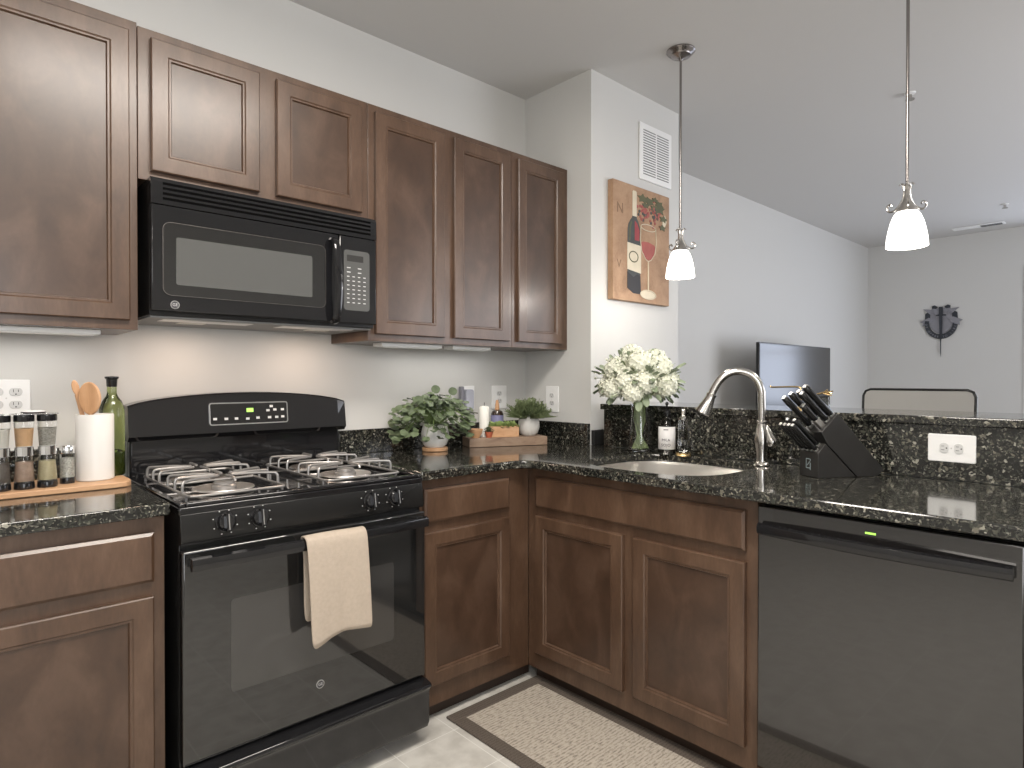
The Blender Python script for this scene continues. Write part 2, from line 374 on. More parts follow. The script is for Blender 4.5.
# knee wall of the raised bar, with its granite face and top
BX = 1.905; YR = -.535
struct('wall_bar', MB().box(BX + .02, 2.08, -3.1, YR + .002, 0, 1.09), 'wall')
struct('wall_bar_stub', MB().box(XS + .095, 2.08, YR + .002, YP, 0, 1.0), 'wall')
# ------------------------------------------------------------------ counters
YC = -.649; XC = 1.268
tag(put('countertop', slab([(-.85, -.001), (-.85, YC), (-.016, YC), (-.016, -.001)], .882, .914), 'granite', bevel=.004),
    'speckled granite countertop left of the range, under the spice jars', 'countertop')
rc = .07; cx_, cy_ = XC - rc, YC - rc
inner = [(cx_ + rc * math.sin(PI / 2 * i / 6), cy_ + rc * math.cos(PI / 2 * i / 6)) for i in range(7)]
outline = [(.771, -.001), (.771, YC)] + inner + [(XC, -3.0), (BX, -3.0), (BX, -.56), (BX + .075, -.54), (BX + .075, YP - .001), (XS - .001, YP - .001), (XS - .001, -.001)]
def Dsink(g=0.0, n=44):
    out = []
    for i in range(n):
        t = 2 * PI * i / n; c, s_ = math.cos(t), math.sin(t)
        e = 2 / 2.9
        x = (.262 - g) * (abs(c) ** e) * (1 if c > 0 else -1); y = (.285 - g) * (abs(s_) ** e) * (1 if s_ > 0 else -1)
        out.append((1.598 + x * (1.0), -1.098 + y))
    return out
tag(put('countertop', slab(outline, .882, .914, [Dsink()]), 'granite', bevel=.006), 'speckled granite corner countertop around the sink, running out along the peninsula', 'countertop')
# sink basin
sk = bmesh.new(); lv = [(0.0, .8815), (-.004, .87), (.012, .72), (.05, .695)]; rings = []
for g, z in lv: rings.append([sk.verts.new((x, y, z)) for x, y in Dsink(g)])
for a, b_ in zip(rings, rings[1:]):
    for i in range(len(a)): sk.faces.new((a[i], a[(i + 1) % len(a)], b_[(i + 1) % len(a)], b_[i]))
sk.faces.new(rings[-1])
sf = [sk.verts.new((x, y, .8812)) for x, y in Dsink(-.02)]
for i in range(len(sf)): sk.faces.new((sf[i], sf[(i + 1) % len(sf)], rings[0][(i + 1) % len(sf)], rings[0][i]))
snk = thing('sink', 'undermounted stainless steel sink basin in the granite by the faucet', 'sink', (1.598, -1.098, .695))
put('basin', sk, 'sink', snk)
put('drain', MB().lathe(1.62, -1.10, [(0, .002), (.03, .001), (.042, .004), (.044, .0005)], 24, .695), 'chrome', snk)
# backsplashes
tag(put('backsplash', MB().box(-.85, -.018, -.021, -.001, .9145, 1.018), 'granite', bevel=.002), 'low granite backsplash strip left of the range, behind the spice jars', 'backsplash')
tag(put('backsplash', MB().box(.785, XS - .022, -.021, -.001, .9145, 1.018), 'granite', bevel=.002), 'low granite backsplash strip on the cabinet wall behind the trailing plant', 'backsplash')
tag(put('backsplash', MB().box(XS - .021, XS - .001, YP + .002, -.001, .9145, 1.018), 'granite', bevel=.002), 'short granite backsplash strip on the side wall by the grassy plant', 'backsplash')
tag(put('backsplash', MB().box(XS + .003, XS + .09, YP - .02, YP - .001, .9145, .985), 'black_matte', bevel=.001), 'small dark granite filler block between side wall and raised bar', 'backsplash')
tag(put('bar_riser', MB().box(BX, BX + .019, -3.0, YR, .9145, 1.0895), 'granite', bevel=.002), 'tall speckled granite face behind sink, under the raised bar top', 'backsplash')
tag(put('raised_counter', MB().box(BX - .022, 2.30, -3.02, YR + .006, 1.0902, 1.118), 'granite', bevel=.004), 'raised granite bar top running above the sink counter', 'bar top')

# ------------------------------------------------------------------ cabinets
def face(mode, p):
    """local (u, v, d) -> world: mode 'y' fronts face -Y at y=p, 'x' fronts face -X at x=p (u runs to +X or to -Y)"""
    if mode == 'y': return lambda u, v, d: (u, p - d, v)
    return lambda u, v, d: (p - d, u, v)
def door(name, parent, mode, p, u0, u1, v0, v1, rail=.058, t=.019, panel=True, label=None):
    f = face(mode, p); bm = bmesh.new()
    if not panel:
        lv = [(0, 0), (0, t - .006), (.008, t)]
    else:
        lv = [(0, 0), (0, t - .003), (.003, t), (rail - .012, t), (rail - .008, t - .0035), (rail - .003, t - .0035), (rail, t - .010)]
    rings = [[bm.verts.new(f(a, b_, d)) for a, b_ in ((u0 + g, v0 + g), (u1 - g, v0 + g), (u1 - g, v1 - g), (u0 + g, v1 - g))] for g, d in lv]
    for A, B_ in zip(rings, rings[1:]):
        for i in range(4): bm.faces.new((A[i], A[(i + 1) % 4], B_[(i + 1) % 4], B_[i]))
    bm.faces.new(rings[0])
    if not panel: bm.faces.new(rings[-1])
    else:
        bk = [bm.verts.new(f(a, b_, .001)) for a, b_ in ((u0 + rail, v0 + rail), (u1 - rail, v0 + rail), (u1 - rail, v1 - rail), (u0 + rail, v1 - rail))]
        for i in range(4): bm.faces.new((rings[-1][i], rings[-1][(i + 1) % 4], bk[(i + 1) % 4], bk[i]))
    o = put(name, bm, 'wood', parent, smooth=False)
    if panel:
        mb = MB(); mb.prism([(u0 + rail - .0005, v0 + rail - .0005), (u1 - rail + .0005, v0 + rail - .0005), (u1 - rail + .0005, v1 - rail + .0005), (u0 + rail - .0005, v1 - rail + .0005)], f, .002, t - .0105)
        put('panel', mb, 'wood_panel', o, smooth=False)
    return o
YU = -.306  # upper carcass front
ZB, ZT = 1.384, 2.296
def upper(label, x0, x1, z0, z1, doors, dz0, dz1, front=YU):
    t = thing('wall_cabinet', label, 'wall cabinet', ((x0 + x1) / 2, -.16, z0))
    put('carcass', MB().box(x0, x1, front, -.001, z0, z1), 'wood', t, bevel=.0015, smooth=False)
    for a, b_ in doors: door('door', t, 'y', front, a, b_, dz0, dz1)
    return t
upper('big brown wall cabinet at the left edge, above the spice jars', -.62, -.016, ZB, ZT + .008, [(-.60, -.039)], 1.411, 2.268)
upper('short brown wall cabinet with two small doors above the microwave', -.0145, .758, 1.839, ZT, [(.018, .343), (.401, .727)], 1.867, 2.267)
upper('brown wall cabinet with two tall doors right of the microwave', .7595, 1.512, ZB, ZT, [(.785, 1.114), (1.165, 1.485)], 1.411, 2.267)
upper('narrow brown wall cabinet with one door against the side wall', 1.5135, XS - .001, ZB, ZT, [(1.541, 1.850)], 1.411, 2.267)
for x0, x1, lb in ((-.55, -.10, 'thin white light bar under the left wall cabinet'), (.86, 1.16, 'thin white light bar under the cabinet beside the microwave'), (1.22, 1.44, 'short white light bar under the cabinet near the side wall')):
    t = thing('under_cabinet_light', lb, 'light', ((x0 + x1) / 2, -.20, ZB - .018))
    put('housing', MB().box(x0, x1, -.24, -.17, ZB - .014, ZB), 'white', t, bevel=.002)
    put('diffuser', MB().box(x0 + .012, x1 - .012, -.23, -.18, ZB - .017, ZB - .0142), 'trim', t)

YBF = -.611
t = thing('base_cabinet', 'brown base cabinet left of the range with a drawer over a door', 'base cabinet', (-.3, -.3, 0))
put('carcass', MB().box(-.62, -.022, YBF, -.001, .062, .8815), 'wood', t, smooth=False)
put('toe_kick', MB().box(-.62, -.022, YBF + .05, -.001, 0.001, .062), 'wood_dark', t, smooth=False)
door('drawer', t, 'y', YBF, -.60, -.048, .710, .838, panel=False); door('door', t, 'y', YBF, -.60, -.050, .135, .672)
t = thing('base_cabinet', 'brown base cabinet between the range and the inside corner', 'base cabinet', (1.05, -.3, 0))
put('carcass', MB().box(.776, 1.322, YBF, -.001, .062, .8815), 'wood', t, smooth=False)
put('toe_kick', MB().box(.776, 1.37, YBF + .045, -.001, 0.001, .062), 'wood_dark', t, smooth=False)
door('drawer', t, 'y', YBF, .800, 1.204, .726, .846, panel=False); door('door', t, 'y', YBF, .798, 1.204, .140, .690)
XB = 1.323
t = thing('sink_cabinet', 'brown base cabinet with two doors under the sink', 'base cabinet', (1.6, -1.1, 0))
put('carcass', MB().box(XB, 1.90, -1.586, YBF - .002, .062, .12).box(XB, XB + .02, -1.586, YBF - .002, .12, .8815).box(XB + .02, 1.90, -1.586, -1.568, .12, .8815), 'wood', t, smooth=False)
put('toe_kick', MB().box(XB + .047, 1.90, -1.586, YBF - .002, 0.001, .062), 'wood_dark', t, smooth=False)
lab(door('false_drawer', t, 'x', XB, -1.552, -.667, .7235, .8435, panel=False), 'long flat drawer front above the two doors')
door('door', t, 'x', XB, -1.101, -.667, .133, .6875); door('door', t, 'x', XB, -1.5525, -1.146, .133, .6875)
t = thing('base_cabinet', 'brown base cabinet past the dishwasher at the right edge', 'base cabinet', (1.6, -2.5, 0))
put('carcass', MB().box(XB, 1.90, -2.98, -2.222, .062, .8815), 'wood', t, smooth=False)
put('toe_kick', MB().box(XB + .047, 1.90, -2.98, -2.222, 0.001, .062), 'wood_dark', t, smooth=False)
door('door', t, 'x', XB, -2.95, -2.25, .133, .84)

# ------------------------------------------------------------------ dishwasher
t = thing('dishwasher', 'glossy black dishwasher in the peninsula', 'dishwasher', (1.6, -1.9, 0))
put('body', MB().box(1.32, 1.89, -2.214, -1.594, .10, .868), 'black_matte', t)
put('door', MB().box(1.298, 1.319, -2.206, -1.597, .105, .868), 'dw_black', t, bevel=.004)
put('kick_plate', MB().box(1.37, 1.40, -2.206, -1.597, 0.001, .10), 'black_satin', t)
pts = []
n = 20
for i in range(n + 1):
    s_ = i / n; y = -1.607 - .582 * s_; bow = math.sin(PI * s_)
    pts.append((1.279 - .022 * bow, y, .806))
hb = MB(); sec = [(-.009, -.013), (-.002, -.017), (.006, -.012), (.008, 0), (.006, .012), (-.002, .017), (-.009, .013)]
rings = [[hb.bm.verts.new((p[0] - a, p[1], p[2] + b_)) for a, b_ in sec] for p in pts]
for A, B_ in zip(rings, rings[1:]):
    for i in range(len(sec)): hb.bm.faces.new((A[i], A[(i + 1) % len(sec)], B_[(i + 1) % len(sec)], B_[i]))
hb.bm.faces.new(rings[0]); hb.bm.faces.new(rings[-1])
hb.box(1.272, 1.298, -1.640, -1.606, .797, .815).box(1.272, 1.298, -2.188, -2.160, .797, .815)
put('handle', hb, 'black', t)
lab(put('status_light', MB().box(1.2970, 1.2985, -1.909, -1.884, .8375, .8425), 'led', t), 'small lit green bar')

# ------------------------------------------------------------------ range
RX0, RX1 = 0.0, .760
t = thing('range', 'black freestanding gas range with an arched backguard', 'range', (.38, -.33, 0))
put('body', MB().box(RX0 + .002, RX1 - .002, -.655, -.03, .04, .880).box(RX0 + .03, RX0 + .07, -.60, -.55, 0, .04).box(RX1 - .07, RX1 - .03, -.60, -.55, 0, .04)
    .box(RX0 + .03, RX0 + .07, -.12, -.07, 0, .04).box(RX1 - .07, RX1 - .03, -.12, -.07, 0, .04), 'black_satin', t, bevel=.002)
# cooktop with raised rim
ck = MB().box(RX0 - .001, RX1 + .001, -.668, -.04, .880, .900)
ck.box(RX0 - .001, RX0 + .016, -.668, -.04, .900, .9115).box(RX1 - .016, RX1 + .001, -.668, -.04, .900, .9115).box(RX0 + .016, RX1 - .016, -.668, -.645, .900, .9115)
cook = put('cooktop', ck, 'black', t, bevel=.004)
# backguard lower recess and upper arched console
bgd = MB().box(RX0 + .006, RX1 - .006, -.075, -.03, .885, 1.045)
put('backguard', bgd, 'black', t, bevel=.006)
cs = MB(); top = []
for i in range(25):
    s_ = i / 24; x = RX0 - .004 + (RX1 + .012) * s_
    top.append((x, 1.150 + .040 * (1 - (2 * s_ - 1) ** 2) ** .75))
poly_y = {}
fb = []
lv = [(-.098, 1.030), (-.114, 1.046), (-.108, 1.10), (-.100, None), (-.094, None), (-.040, None)]
rings = []
for x, zt in top:
    col_ = []
    edge = min(abs(x - top[0][0]), abs(x - top[-1][0])); ins = 0.0
    for k, (y, z) in enumerate(lv):
        zz = z if z is not None else (zt - .007 if k == 3 else (zt - .0015 if k == 4 else zt))
        if z is not None and z > 1.07: zz = 1.046 + (zt - 1.046) * .45
        col_.append(cs.bm.verts.new((x, y + ins, zz)))
    col_.append(cs.bm.verts.new((x, -.030, zt))); col_.append(cs.bm.verts.new((x, -.030, 1.036)))
    rings.append(col_)
for A, B_ in zip(rings, rings[1:]):
    for i in range(len(A)): cs.bm.faces.new((A[i], A[(i + 1) % len(A)], B_[(i + 1) % len(A)], B_[i]))
cs.bm.faces.new(rings[0]); cs.bm.faces.new(rings[-1][::-1])
console = put('console', cs, 'black', t, smooth=False)
# control display on the console: lies on the sloped face y=-.114@1.046 -> -.106@1.11 -> -.088@1.18
def fcon(u, v, d):
    if v < 1.105: y = -.114 + (v - 1.046) * .102
    else: y = -.108 + (v - 1.105) * .11
    return (u, y - d, v)
px = MB(); px.prism(rrect(.243, .526, 1.072, 1.152, .008), fcon, -.004, .0035)
bez = put('display_bezel', px, 'chrome', t); lab(bez, 'thin pinkish chrome frame')
px = MB(); px.prism(rrect(.247, .522, 1.076, 1.148, .006), fcon, .000, .0042)
disp = put('display_panel', px, 'black_satin', t)
put('clock_display', MB().prism([(.372, 1.116), (.396, 1.116), (.396, 1.130), (.372, 1.130)], fcon, .003, .0050), 'led', disp)
for (u, v) in ((.262, 1.095), (.300, 1.094), (.335, 1.094), (.375, 1.092), (.412, 1.094), (.450, 1.120), (.476, 1.122), (.455, 1.094), (.482, 1.094), (.463, 1.135), (.505, 1.095), (.505, 1.122)):
    put('button', MB().prism([(u - .006, v - .004), (u + .006, v - .004), (u + .006, v + .004), (u - .006, v + .004)], fcon, .003, .0050), 'print', disp)
# control panel with knobs
cp = MB(); cp.prism([(-.655, .800), (-.676, .800), (-.682, .812), (-.670, .882), (-.655, .882)], lambda u, v, d: (d, u, v), RX0 + .001, RX1 - .001)
put('control_panel', cp, 'black_satin', t, bevel=.002)
kn = Vector((0, -.985, .17)).normalized()
for kx in (.112, .204, .555, .644):
    c = Vector((kx, -.675, .8485)); ux = Vector((1, 0, 0)); uy = kn.cross(ux) * -1
    kb = MB(); N_ = 24
    R = []
    for rr, d in ((.0265, 0), (.0265, .007), (.0225, .011), (.0210, .020), (.0175, .023)):
        R.append([kb.bm.verts.new(c + kn * d + (ux * math.cos(2 * PI * i / N_) + uy * math.sin(2 * PI * i / N_)) * rr) for i in range(N_)])
    for A, B_ in zip(R, R[1:]):
        for i in range(N_): kb.bm.faces.new((A[i], A[(i + 1) % N_], B_[(i + 1) % N_], B_[i]))
    kb.bm.faces.new(R[-1]); kb.bm.faces.new(R[0])
    kb.obox(c + kn * .023, ux, uy, kn, .0065, .0235, .011)
    k = put('knob', kb, 'black', t)
    mk = MB(); mk.obox(c + kn * .0345, ux, uy, kn, .0012, .021, .0006)
    lab(put('pointer', mk, 'steel', k), 'silver pointer line')
    for a in range(0, 360, 45):
        tk = MB()
        q_ = c + (ux * math.cos(math.radians(a + 20)) + uy * math.sin(math.radians(a + 20))) * .0325 + kn * .0012
        tk.obox(q_, ux, uy, kn, .0015, .0012, .0009)
        put('dial_mark', tk, 'print', t)
# oven door
od = put('oven_door', MB().box(RX0 + .001, RX1 - .003, -.690, -.656, .228, .788), 'oven_glass', t, bevel=.005)
put('window', MB().prism(rrect(.121, .633, .385, .640, .012), face('y', -.690), -.004, .0006), 'oven_window', od, smooth=False)
hm = MB(); hz = .7615
hp = [(RX0 + .012 + (.725) * i / 24, -.728 - .010 * math.sin(PI * i / 24), hz) for i in range(25)]
sec = [(-.013, -.012), (-.002, -.018), (.010, -.014), (.014, 0), (.010, .014), (-.002, .018), (-.013, .012)]
rings = [[hm.bm.verts.new((p[0], p[1] - a, p[2] + b_)) for a, b_ in sec] for p in hp]
for A, B_ in zip(rings, rings[1:]):
    for i in range(len(sec)): hm.bm.faces.new((A[i], A[(i + 1) % len(sec)], B_[(i + 1) % len(sec)], B_[i]))
hm.bm.faces.new(rings[0]); hm.bm.faces.new(rings[-1])
hm.box(RX0 + .014, RX0 + .045, -.722, -.689, .750, .774).box(.705, .735, -.722, -.689, .750, .774)
put('handle', hm, 'black', od)
def roundel(parent, c, r, mode='y'):
    f = face(mode, 0)
    def P(u, v, d): return (c[0] + u, c[1] - d, c[2] + v)
    circ = lambda q_: [(q_ * math.cos(2 * PI * i / 28), q_ * math.sin(2 * PI * i / 28)) for i in range(28)]
    bd = put('badge', MB().prism(circ(r), P, 0, .0015), 'print', parent)
    put('badge_disc', MB().prism(circ(r * .84), P, .001, .0018), 'ink', bd)
    put('badge_letters', text_bm('GE', r * 1.0, (c[0], c[1] - .0018, c[2]), (1, 0, 0), (0, 0, 1), .0005), 'print', bd)
    tb = MB(); tb.tube([(c[0] + r * .90 * math.cos(2 * PI * i / 28), c[1] - .0018, c[2] + r * .90 * math.sin(2 * PI * i / 28)) for i in range(28)], r * .06, 6, closed=True)
    put('badge_ring', tb, 'steel', bd)
roundel(od, (.377, -.6905, .324), .0125)
# storage drawer
dr = MB(); dr.prism([(-.656, .052), (-.706, .060), (-.716, .080), (-.716, .180), (-.722, .196), (-.732, .205), (-.728, .215), (-.700, .222), (-.656, .222)], lambda u, v, d: (d, u, v), RX0 + .004, RX1 - .004)
put('storage_drawer', dr, 'black', t, bevel=.003)
# burners and grates
M['bowl'] = plain('drip_bowl', (.74, .70, .67), 0.34, 1.0)
for gx, gname in ((.178, 'left'), (.582, 'right')):
    x0, x1, y0, y1 = gx - .135, gx + .135, -.60, -.085
    bcs = [(gx, -.46), (gx, -.215)]
    for (bx, by) in bcs:
        b_ = put('burner_bowl', MB().lathe(bx, by, [(.030, .004), (.050, .002), (.072, .009), (.086, .010), (.088, .006)], 30, .9005), 'bowl', t)
        put('burner', MB().lathe(bx, by, [(.036, 0), (.036, .012), (.030, .016), (.030, .020), (.026, .024), (0, .025)], 24, .903), 'grate', t)
    g = MB(); zb = .914; zt = .948; rr = .0042
    pl = [(x0, y0, zb), (x1, y0, zb), (x1, y1, zb), (x0, y1, zb)]
    g.tube([(x0, y0 + .02, zb), (x0, y1 - .02, zb), (x0 + .006, y1 - .006, zb), (x0 + .02, y1, zb), (x1 - .02, y1, zb), (x1 - .006, y1 - .006, zb), (x1, y1 - .02, zb), (x1, y0 + .02, zb), (x1 - .006, y0 + .006, zb), (x1 - .02, y0, zb), (x0 + .02, y0, zb), (x0 + .006, y0 + .006, zb)], rr, 8, closed=True)
    for (bx, by) in bcs:
        for (ex, ey) in ((x0, by - .075), (x0, by), (x0, by + .075), (x1, by - .075), (x1, by), (x1, by + .075)):
            d = Vector((bx - ex, (by - ey) * .95, 0)); dn = d.normalized(); L = d.length - .022
            pts = [(ex, ey, zb), (ex, ey, zt - .012), Vector((ex, ey, zt - .003)) + dn * .004, Vector((ex, ey, zt)) + dn * .014, Vector((ex, ey, zt + .001)) + dn * (L * .6), Vector((ex, ey, zt - .001)) + dn * L]
            g.tube(catmull(pts, 4), rr, 8)
        for sy in (-1, 1):
            ey = by + sy * (.118 if (sy * (by + .3375)) < 0 else .1); 
            ey = max(min(ey, y1), y0)
            pts = [(bx, ey, zb if ey in (y0, y1) else zt - .01), (bx, ey - sy * .004, zt - .004), (bx, ey - sy * .014, zt), (bx, by + sy * .024, zt)]
            g.tube(catmull(pts, 4), rr, 8)
    g.tube([(x0, -.3375, zb), (x1, -.3375, zb)], rr, 8)
    for fx in (x0, x1):
        for fy in (y0 + .03, y1 - .03): g.tube([(fx, fy, .9002), (fx, fy, zb)], .004, 8)
    put('grate', g, 'grate', t)
# ------------------------------------------------------------------ microwave
MX0, MX1 = .004, .756; MF = -.375; MZ0, MZ1 = 1.428, 1.836
t = thing('microwave', 'black over-the-range microwave under the short cabinet', 'microwave', (.38, -.19, MZ0))
put('housing', MB().box(MX0 - .012 + .012, MX1, MF + .022, -.001, MZ0, MZ1), 'black_satin', t, bevel=.002)
tp = MB(); tp.prism([(MF + .022, 1.757), (MF, 1.757), (MF, MZ1 - .012), (MF + .008, MZ1), (MF + .022, MZ1)], lambda u, v, d: (d, u, v), MX0, MX1)
grille = put('top_grille', tp, 'black', t, bevel=.001, smooth=False)
sl = MB()
for i in range(4):
    z = 1.771 + i * .0148; sl.prism([(MF - .0006, z), (MF - .0006, z + .0075), (MF + .004, z + .0075), (MF + .004, z)], lambda u, v, d: (d, u, v), MX0 + .032, MX1 - .025)
put('vent_slots', sl, 'slot_black', grille, smooth=False)
DX1 = .603
md = put('door', MB().box(MX0, DX1, MF, MF + .021, MZ0 + .012, 1.7555), 'black', t, bevel=.004)
put('window_frame', MB().prism(rrect(.035, .552, 1.488, 1.706, .022), face('y', MF), -.002, .0012), 'oven_glass', md, smooth=False)
wr = MB(); wr.tube([face('y', MF)(u_, v_, .0012) for u_, v_ in rrect(.035, .552, 1.488, 1.706, .022)], .0013, 6, closed=True)
put('window_glint', wr, 'dark_nickel', md)  # thin tube stands in for the light line on the glossy bevel
put('window', MB().prism(rrect(.071, .502, 1.521, 1.664, .006), face('y', MF), .0005, .0020), 'mw_glass', md, smooth=False)
roundel(md, (.067, MF - .0012, 1.460), .0125)
h = MB(); hp = catmull([(.578, MF - .002, 1.735), (.578, MF - .028, 1.722), (.581, MF - .041, 1.66), (.583, MF - .046, 1.585), (.583, MF - .041, 1.51), (.582, MF - .028, 1.452), (.582, MF - .002, 1.438)], 6)
rings = []
for i, p in enumerate(hp):
    tn = (hp[min(i + 1, len(hp) - 1)] - hp[max(i - 1, 0)]).normalized(); nn = tn.cross(Vector((1, 0, 0))).normalized()
    rings.append([h.bm.verts.new(p + Vector((1, 0, 0)) * (a * .015) + nn * (b_ * .007)) for a, b_ in ((-1, -.5), (-.7, .6), (0, 1), (.7, .6), (1, -.5), (0, -1))])
for A, B_ in zip(rings, rings[1:]):
    for i in range(6): h.bm.faces.new((A[i], A[(i + 1) % 6], B_[(i + 1) % 6], B_[i]))
h.bm.faces.new(rings[0]); h.bm.faces.new(rings[-1])
put('handle', h, 'black', md)
cpn = put('control_panel', MB().box(DX1 + .002, MX1, MF, MF + .021, MZ0 + .012, 1.7555), 'black', t, bevel=.004)
pad = put('keypad', MB().prism(rrect(.622, .726, 1.487, 1.706, .012), face('y', MF), -.002, .0014), 'mw_glass', cpn, smooth=False)
put('display', MB().prism(rrect(.634, .700, 1.665, 1.688, .002), face('y', MF), .001, .0020), 'oven_window', pad, smooth=False)
ks = MB()
for r_ in range(9):
    for c_ in range(4):
        if r_ < 2 and c_ % 2: continue
        u = .634 + c_ * .022; v = 1.640 - r_ * .0158
        wv = .007 if r_ < 2 else .0048
        ks.prism([(u, v), (u + 2 * wv, v), (u + 2 * wv, v + .003), (u, v + .003)], face('y', MF), .001, .0021)
put('key_labels', ks, 'print', pad, smooth=False)
M['underside'] = plain('grey_painted_metal', (.20, .20, .195), .5)
M['lens'] = plain('frosted_lens', (.6, .58, .52), .4)
un = put('underside', MB().box(MX0 + .004, MX1 - .004, MF + .034, -.01, MZ0 - .006, MZ0 - .0002), 'underside', t, bevel=.001)
for x0 in (.05, .42):
    f_ = MB().box(x0, x0 + .27, -.32, -.24, MZ0 - .0085, MZ0 - .0062)
    put('filter', f_, 'steel', un)
for x0 in (.12, .56): put('lamp_lens', MB().box(x0, x0 + .08, -.225, -.175, MZ0 - .0085, MZ0 - .0062), 'lens', un)

# ------------------------------------------------------------------ towel on the oven handle
tw = bmesh.new(); NX, path = 14, []
yo, ztop = -.7545, .7825
prof = [(-.7135, .53), (-.7125, .66), (-.7120, .755), (-.716, .776), (-.728, .7835), (-.744, .7835), (-.7550, .776), (-.7585, .755), (-.7600, .70), (-.7605, .62), (-.7590, .54), (-.7580, .468)]
g_ = []
for j, (y, z) in enumerate(prof):
    row = []
    for i in range(NX + 1):
        s_ = i / NX; x = .305 + .190 * s_ + (.013 if y > -.715 else 0)
        fr = max(0, (ztop - z) / .32) if y < -.74 else 0
        x += .014 * fr + .004 * fr * math.sin(9 * s_)
        yy = y - fr * (.003 + .004 * math.sin(7.5 * s_ + .5) + .002 * math.sin(19 * s_))
        zz = z + (fr * (.024 * s_ + .012 * math.sin(PI * s_ * 1.3 - .3)) if j == len(prof) - 1 else 0) + (.0015 * math.sin(5 * s_))
        row.append(tw.verts.new((x, yy, zz)))
    g_.append(row)
for A, B_ in zip(g_, g_[1:]):
    for i in range(NX): tw.faces.new((A[i], A[i + 1], B_[i + 1], B_[i]))
o = put('dish_towel', tw, 'towel', org=(.40, -.735, .78))
tag(o, 'folded beige dish towel hanging over the oven door handle', 'towel')
m_ = o.modifiers.new('sub', 'SUBSURF'); m_.levels = 2; m_.render_levels = 2
m_ = o.modifiers.new('thick', 'SOLIDIFY'); m_.thickness = .0045; m_.offset = 1.0
# ------------------------------------------------------------------ rug
RG = thing('rug', 'beige woven runner rug with dark brown border in front of the sink', 'rug', (1.14, -1.4, 0))
x0, x1, y0, y1 = .895, 1.368, -2.15, -.622; bw = .052
put('field', MB().box(x0 + bw, x1 - bw, y0 + bw, y1 - bw, .0005, .0075), 'rug', RG, bevel=.001)
put('border', MB().box(x0, x1, y1 - bw, y1, .0005, .009).box(x0, x1, y0, y0 + bw, .0005, .009).box(x0, x0 + bw, y0 + bw, y1 - bw, .0005, .009).box(x1 - bw, x1, y0 + bw, y1 - bw, .0005, .009), 'rug_border', RG, bevel=.003)

# ------------------------------------------------------------------ outlets
def outlet(label, org, ux, nrm, uv=(0, 0, 1), w_=.072, h_=.116, kind='duplex', n_gang=1, group=None):
    org = Vector(org); ux = Vector(ux); n_ = Vector(nrm); uz = Vector(uv)
    P = lambda u, v, d: org + ux * u + uz * v + n_ * d
    t = thing('wall_outlet' if kind == 'duplex' else 'wall_switch', label, 'outlet' if kind == 'duplex' else 'switch', org)
    put('cover_plate', MB().prism(rrect(-w_ / 2, w_ / 2, -h_ / 2, h_ / 2, .005, 3), P, .0003, .006), 'white', t, bevel=.002)
    for g in range(n_gang):
        cu = (g - (n_gang - 1) / 2) * .046
        if kind == 'duplex':
            for sv in (-.0195, .0195):
                oval = [(cu + .0165 * math.cos(a * PI / 12), sv + .0145 * max(-.82, min(.82, math.sin(a * PI / 12)))) for a in range(24)]
                r = put('receptacle', MB().prism(oval, P, .005, .0082), 'receptacle', t, bevel=.0008)
                s_ = MB()
                for du, hh in ((-.006, .0045), (.006, .0038)): s_.prism([(cu + du - .0008, sv - hh + .003), (cu + du + .0008, sv - hh + .003), (cu + du + .0008, sv + hh + .003), (cu + du - .0008, sv + hh + .003)], P, .0078, .0086)
                s_.prism([(cu + .0022 * math.cos(a * PI / 5), sv - .007 + .0022 * math.sin(a * PI / 5)) for a in range(10)], P, .0078, .0086)
                put('slots', s_, 'ink', r, smooth=False)
        else:
            put('switch', MB().prism(rrect(cu - .005, cu + .005, -.010, .010, .001, 2), P, .005, .016), 'white', t)
    put('screw', MB().prism([(.0025 * math.cos(a * PI / 4), .0025 * math.sin(a * PI / 4)) for a in range(8)], P, .0055, .0066), 'steel', t)
    return t
outlet('white two-gang outlet plate on the wall above the spice jars', (-.306, 0, 1.178), (1, 0, 0), (0, -1, 0), w_=.118, h_=.114, n_gang=2)
outlet('white outlet plate behind the plugged-in air freshener and candle', (1.495, 0, 1.142), (1, 0, 0), (0, -1, 0), w_=.075, h_=.12)
outlet('white outlet plate on the cabinet wall above the small wooden box', (1.700, 0, 1.142), (1, 0, 0), (0, -1, 0), w_=.104, h_=.120)
outlet('white outlet plate on the side wall beside the grassy plant', (XS, -.205, 1.132), (0, -1, 0), (-1, 0, 0), w_=.09, h_=.135)
outlet('horizontal white outlet plate on the granite face of the bar', (BX, -1.940, 1.017), (0, 0, 1), (-1, 0, 0), uv=(0, 1, 0), w_=.088, h_=.128)
t = thing('air_freshener', 'grey and white plug-in air freshener in the wall outlet by the candle', 'air freshener', (1.472, -.03, 1.13))
put('body', MB().prism(rrect(1.452, 1.500, 1.085, 1.185, .012), face('y', 0), .0075, .045), plain('grey_plastic', (.36, .37, .43), .4), t, bevel=.004)
put('cap', MB().prism(rrect(1.430, 1.449, 1.10, 1.20, .004), face('y', 0), .0075, .03), plain('dark_grey_plastic', (.2, .2, .23), .4), t, bevel=.003)

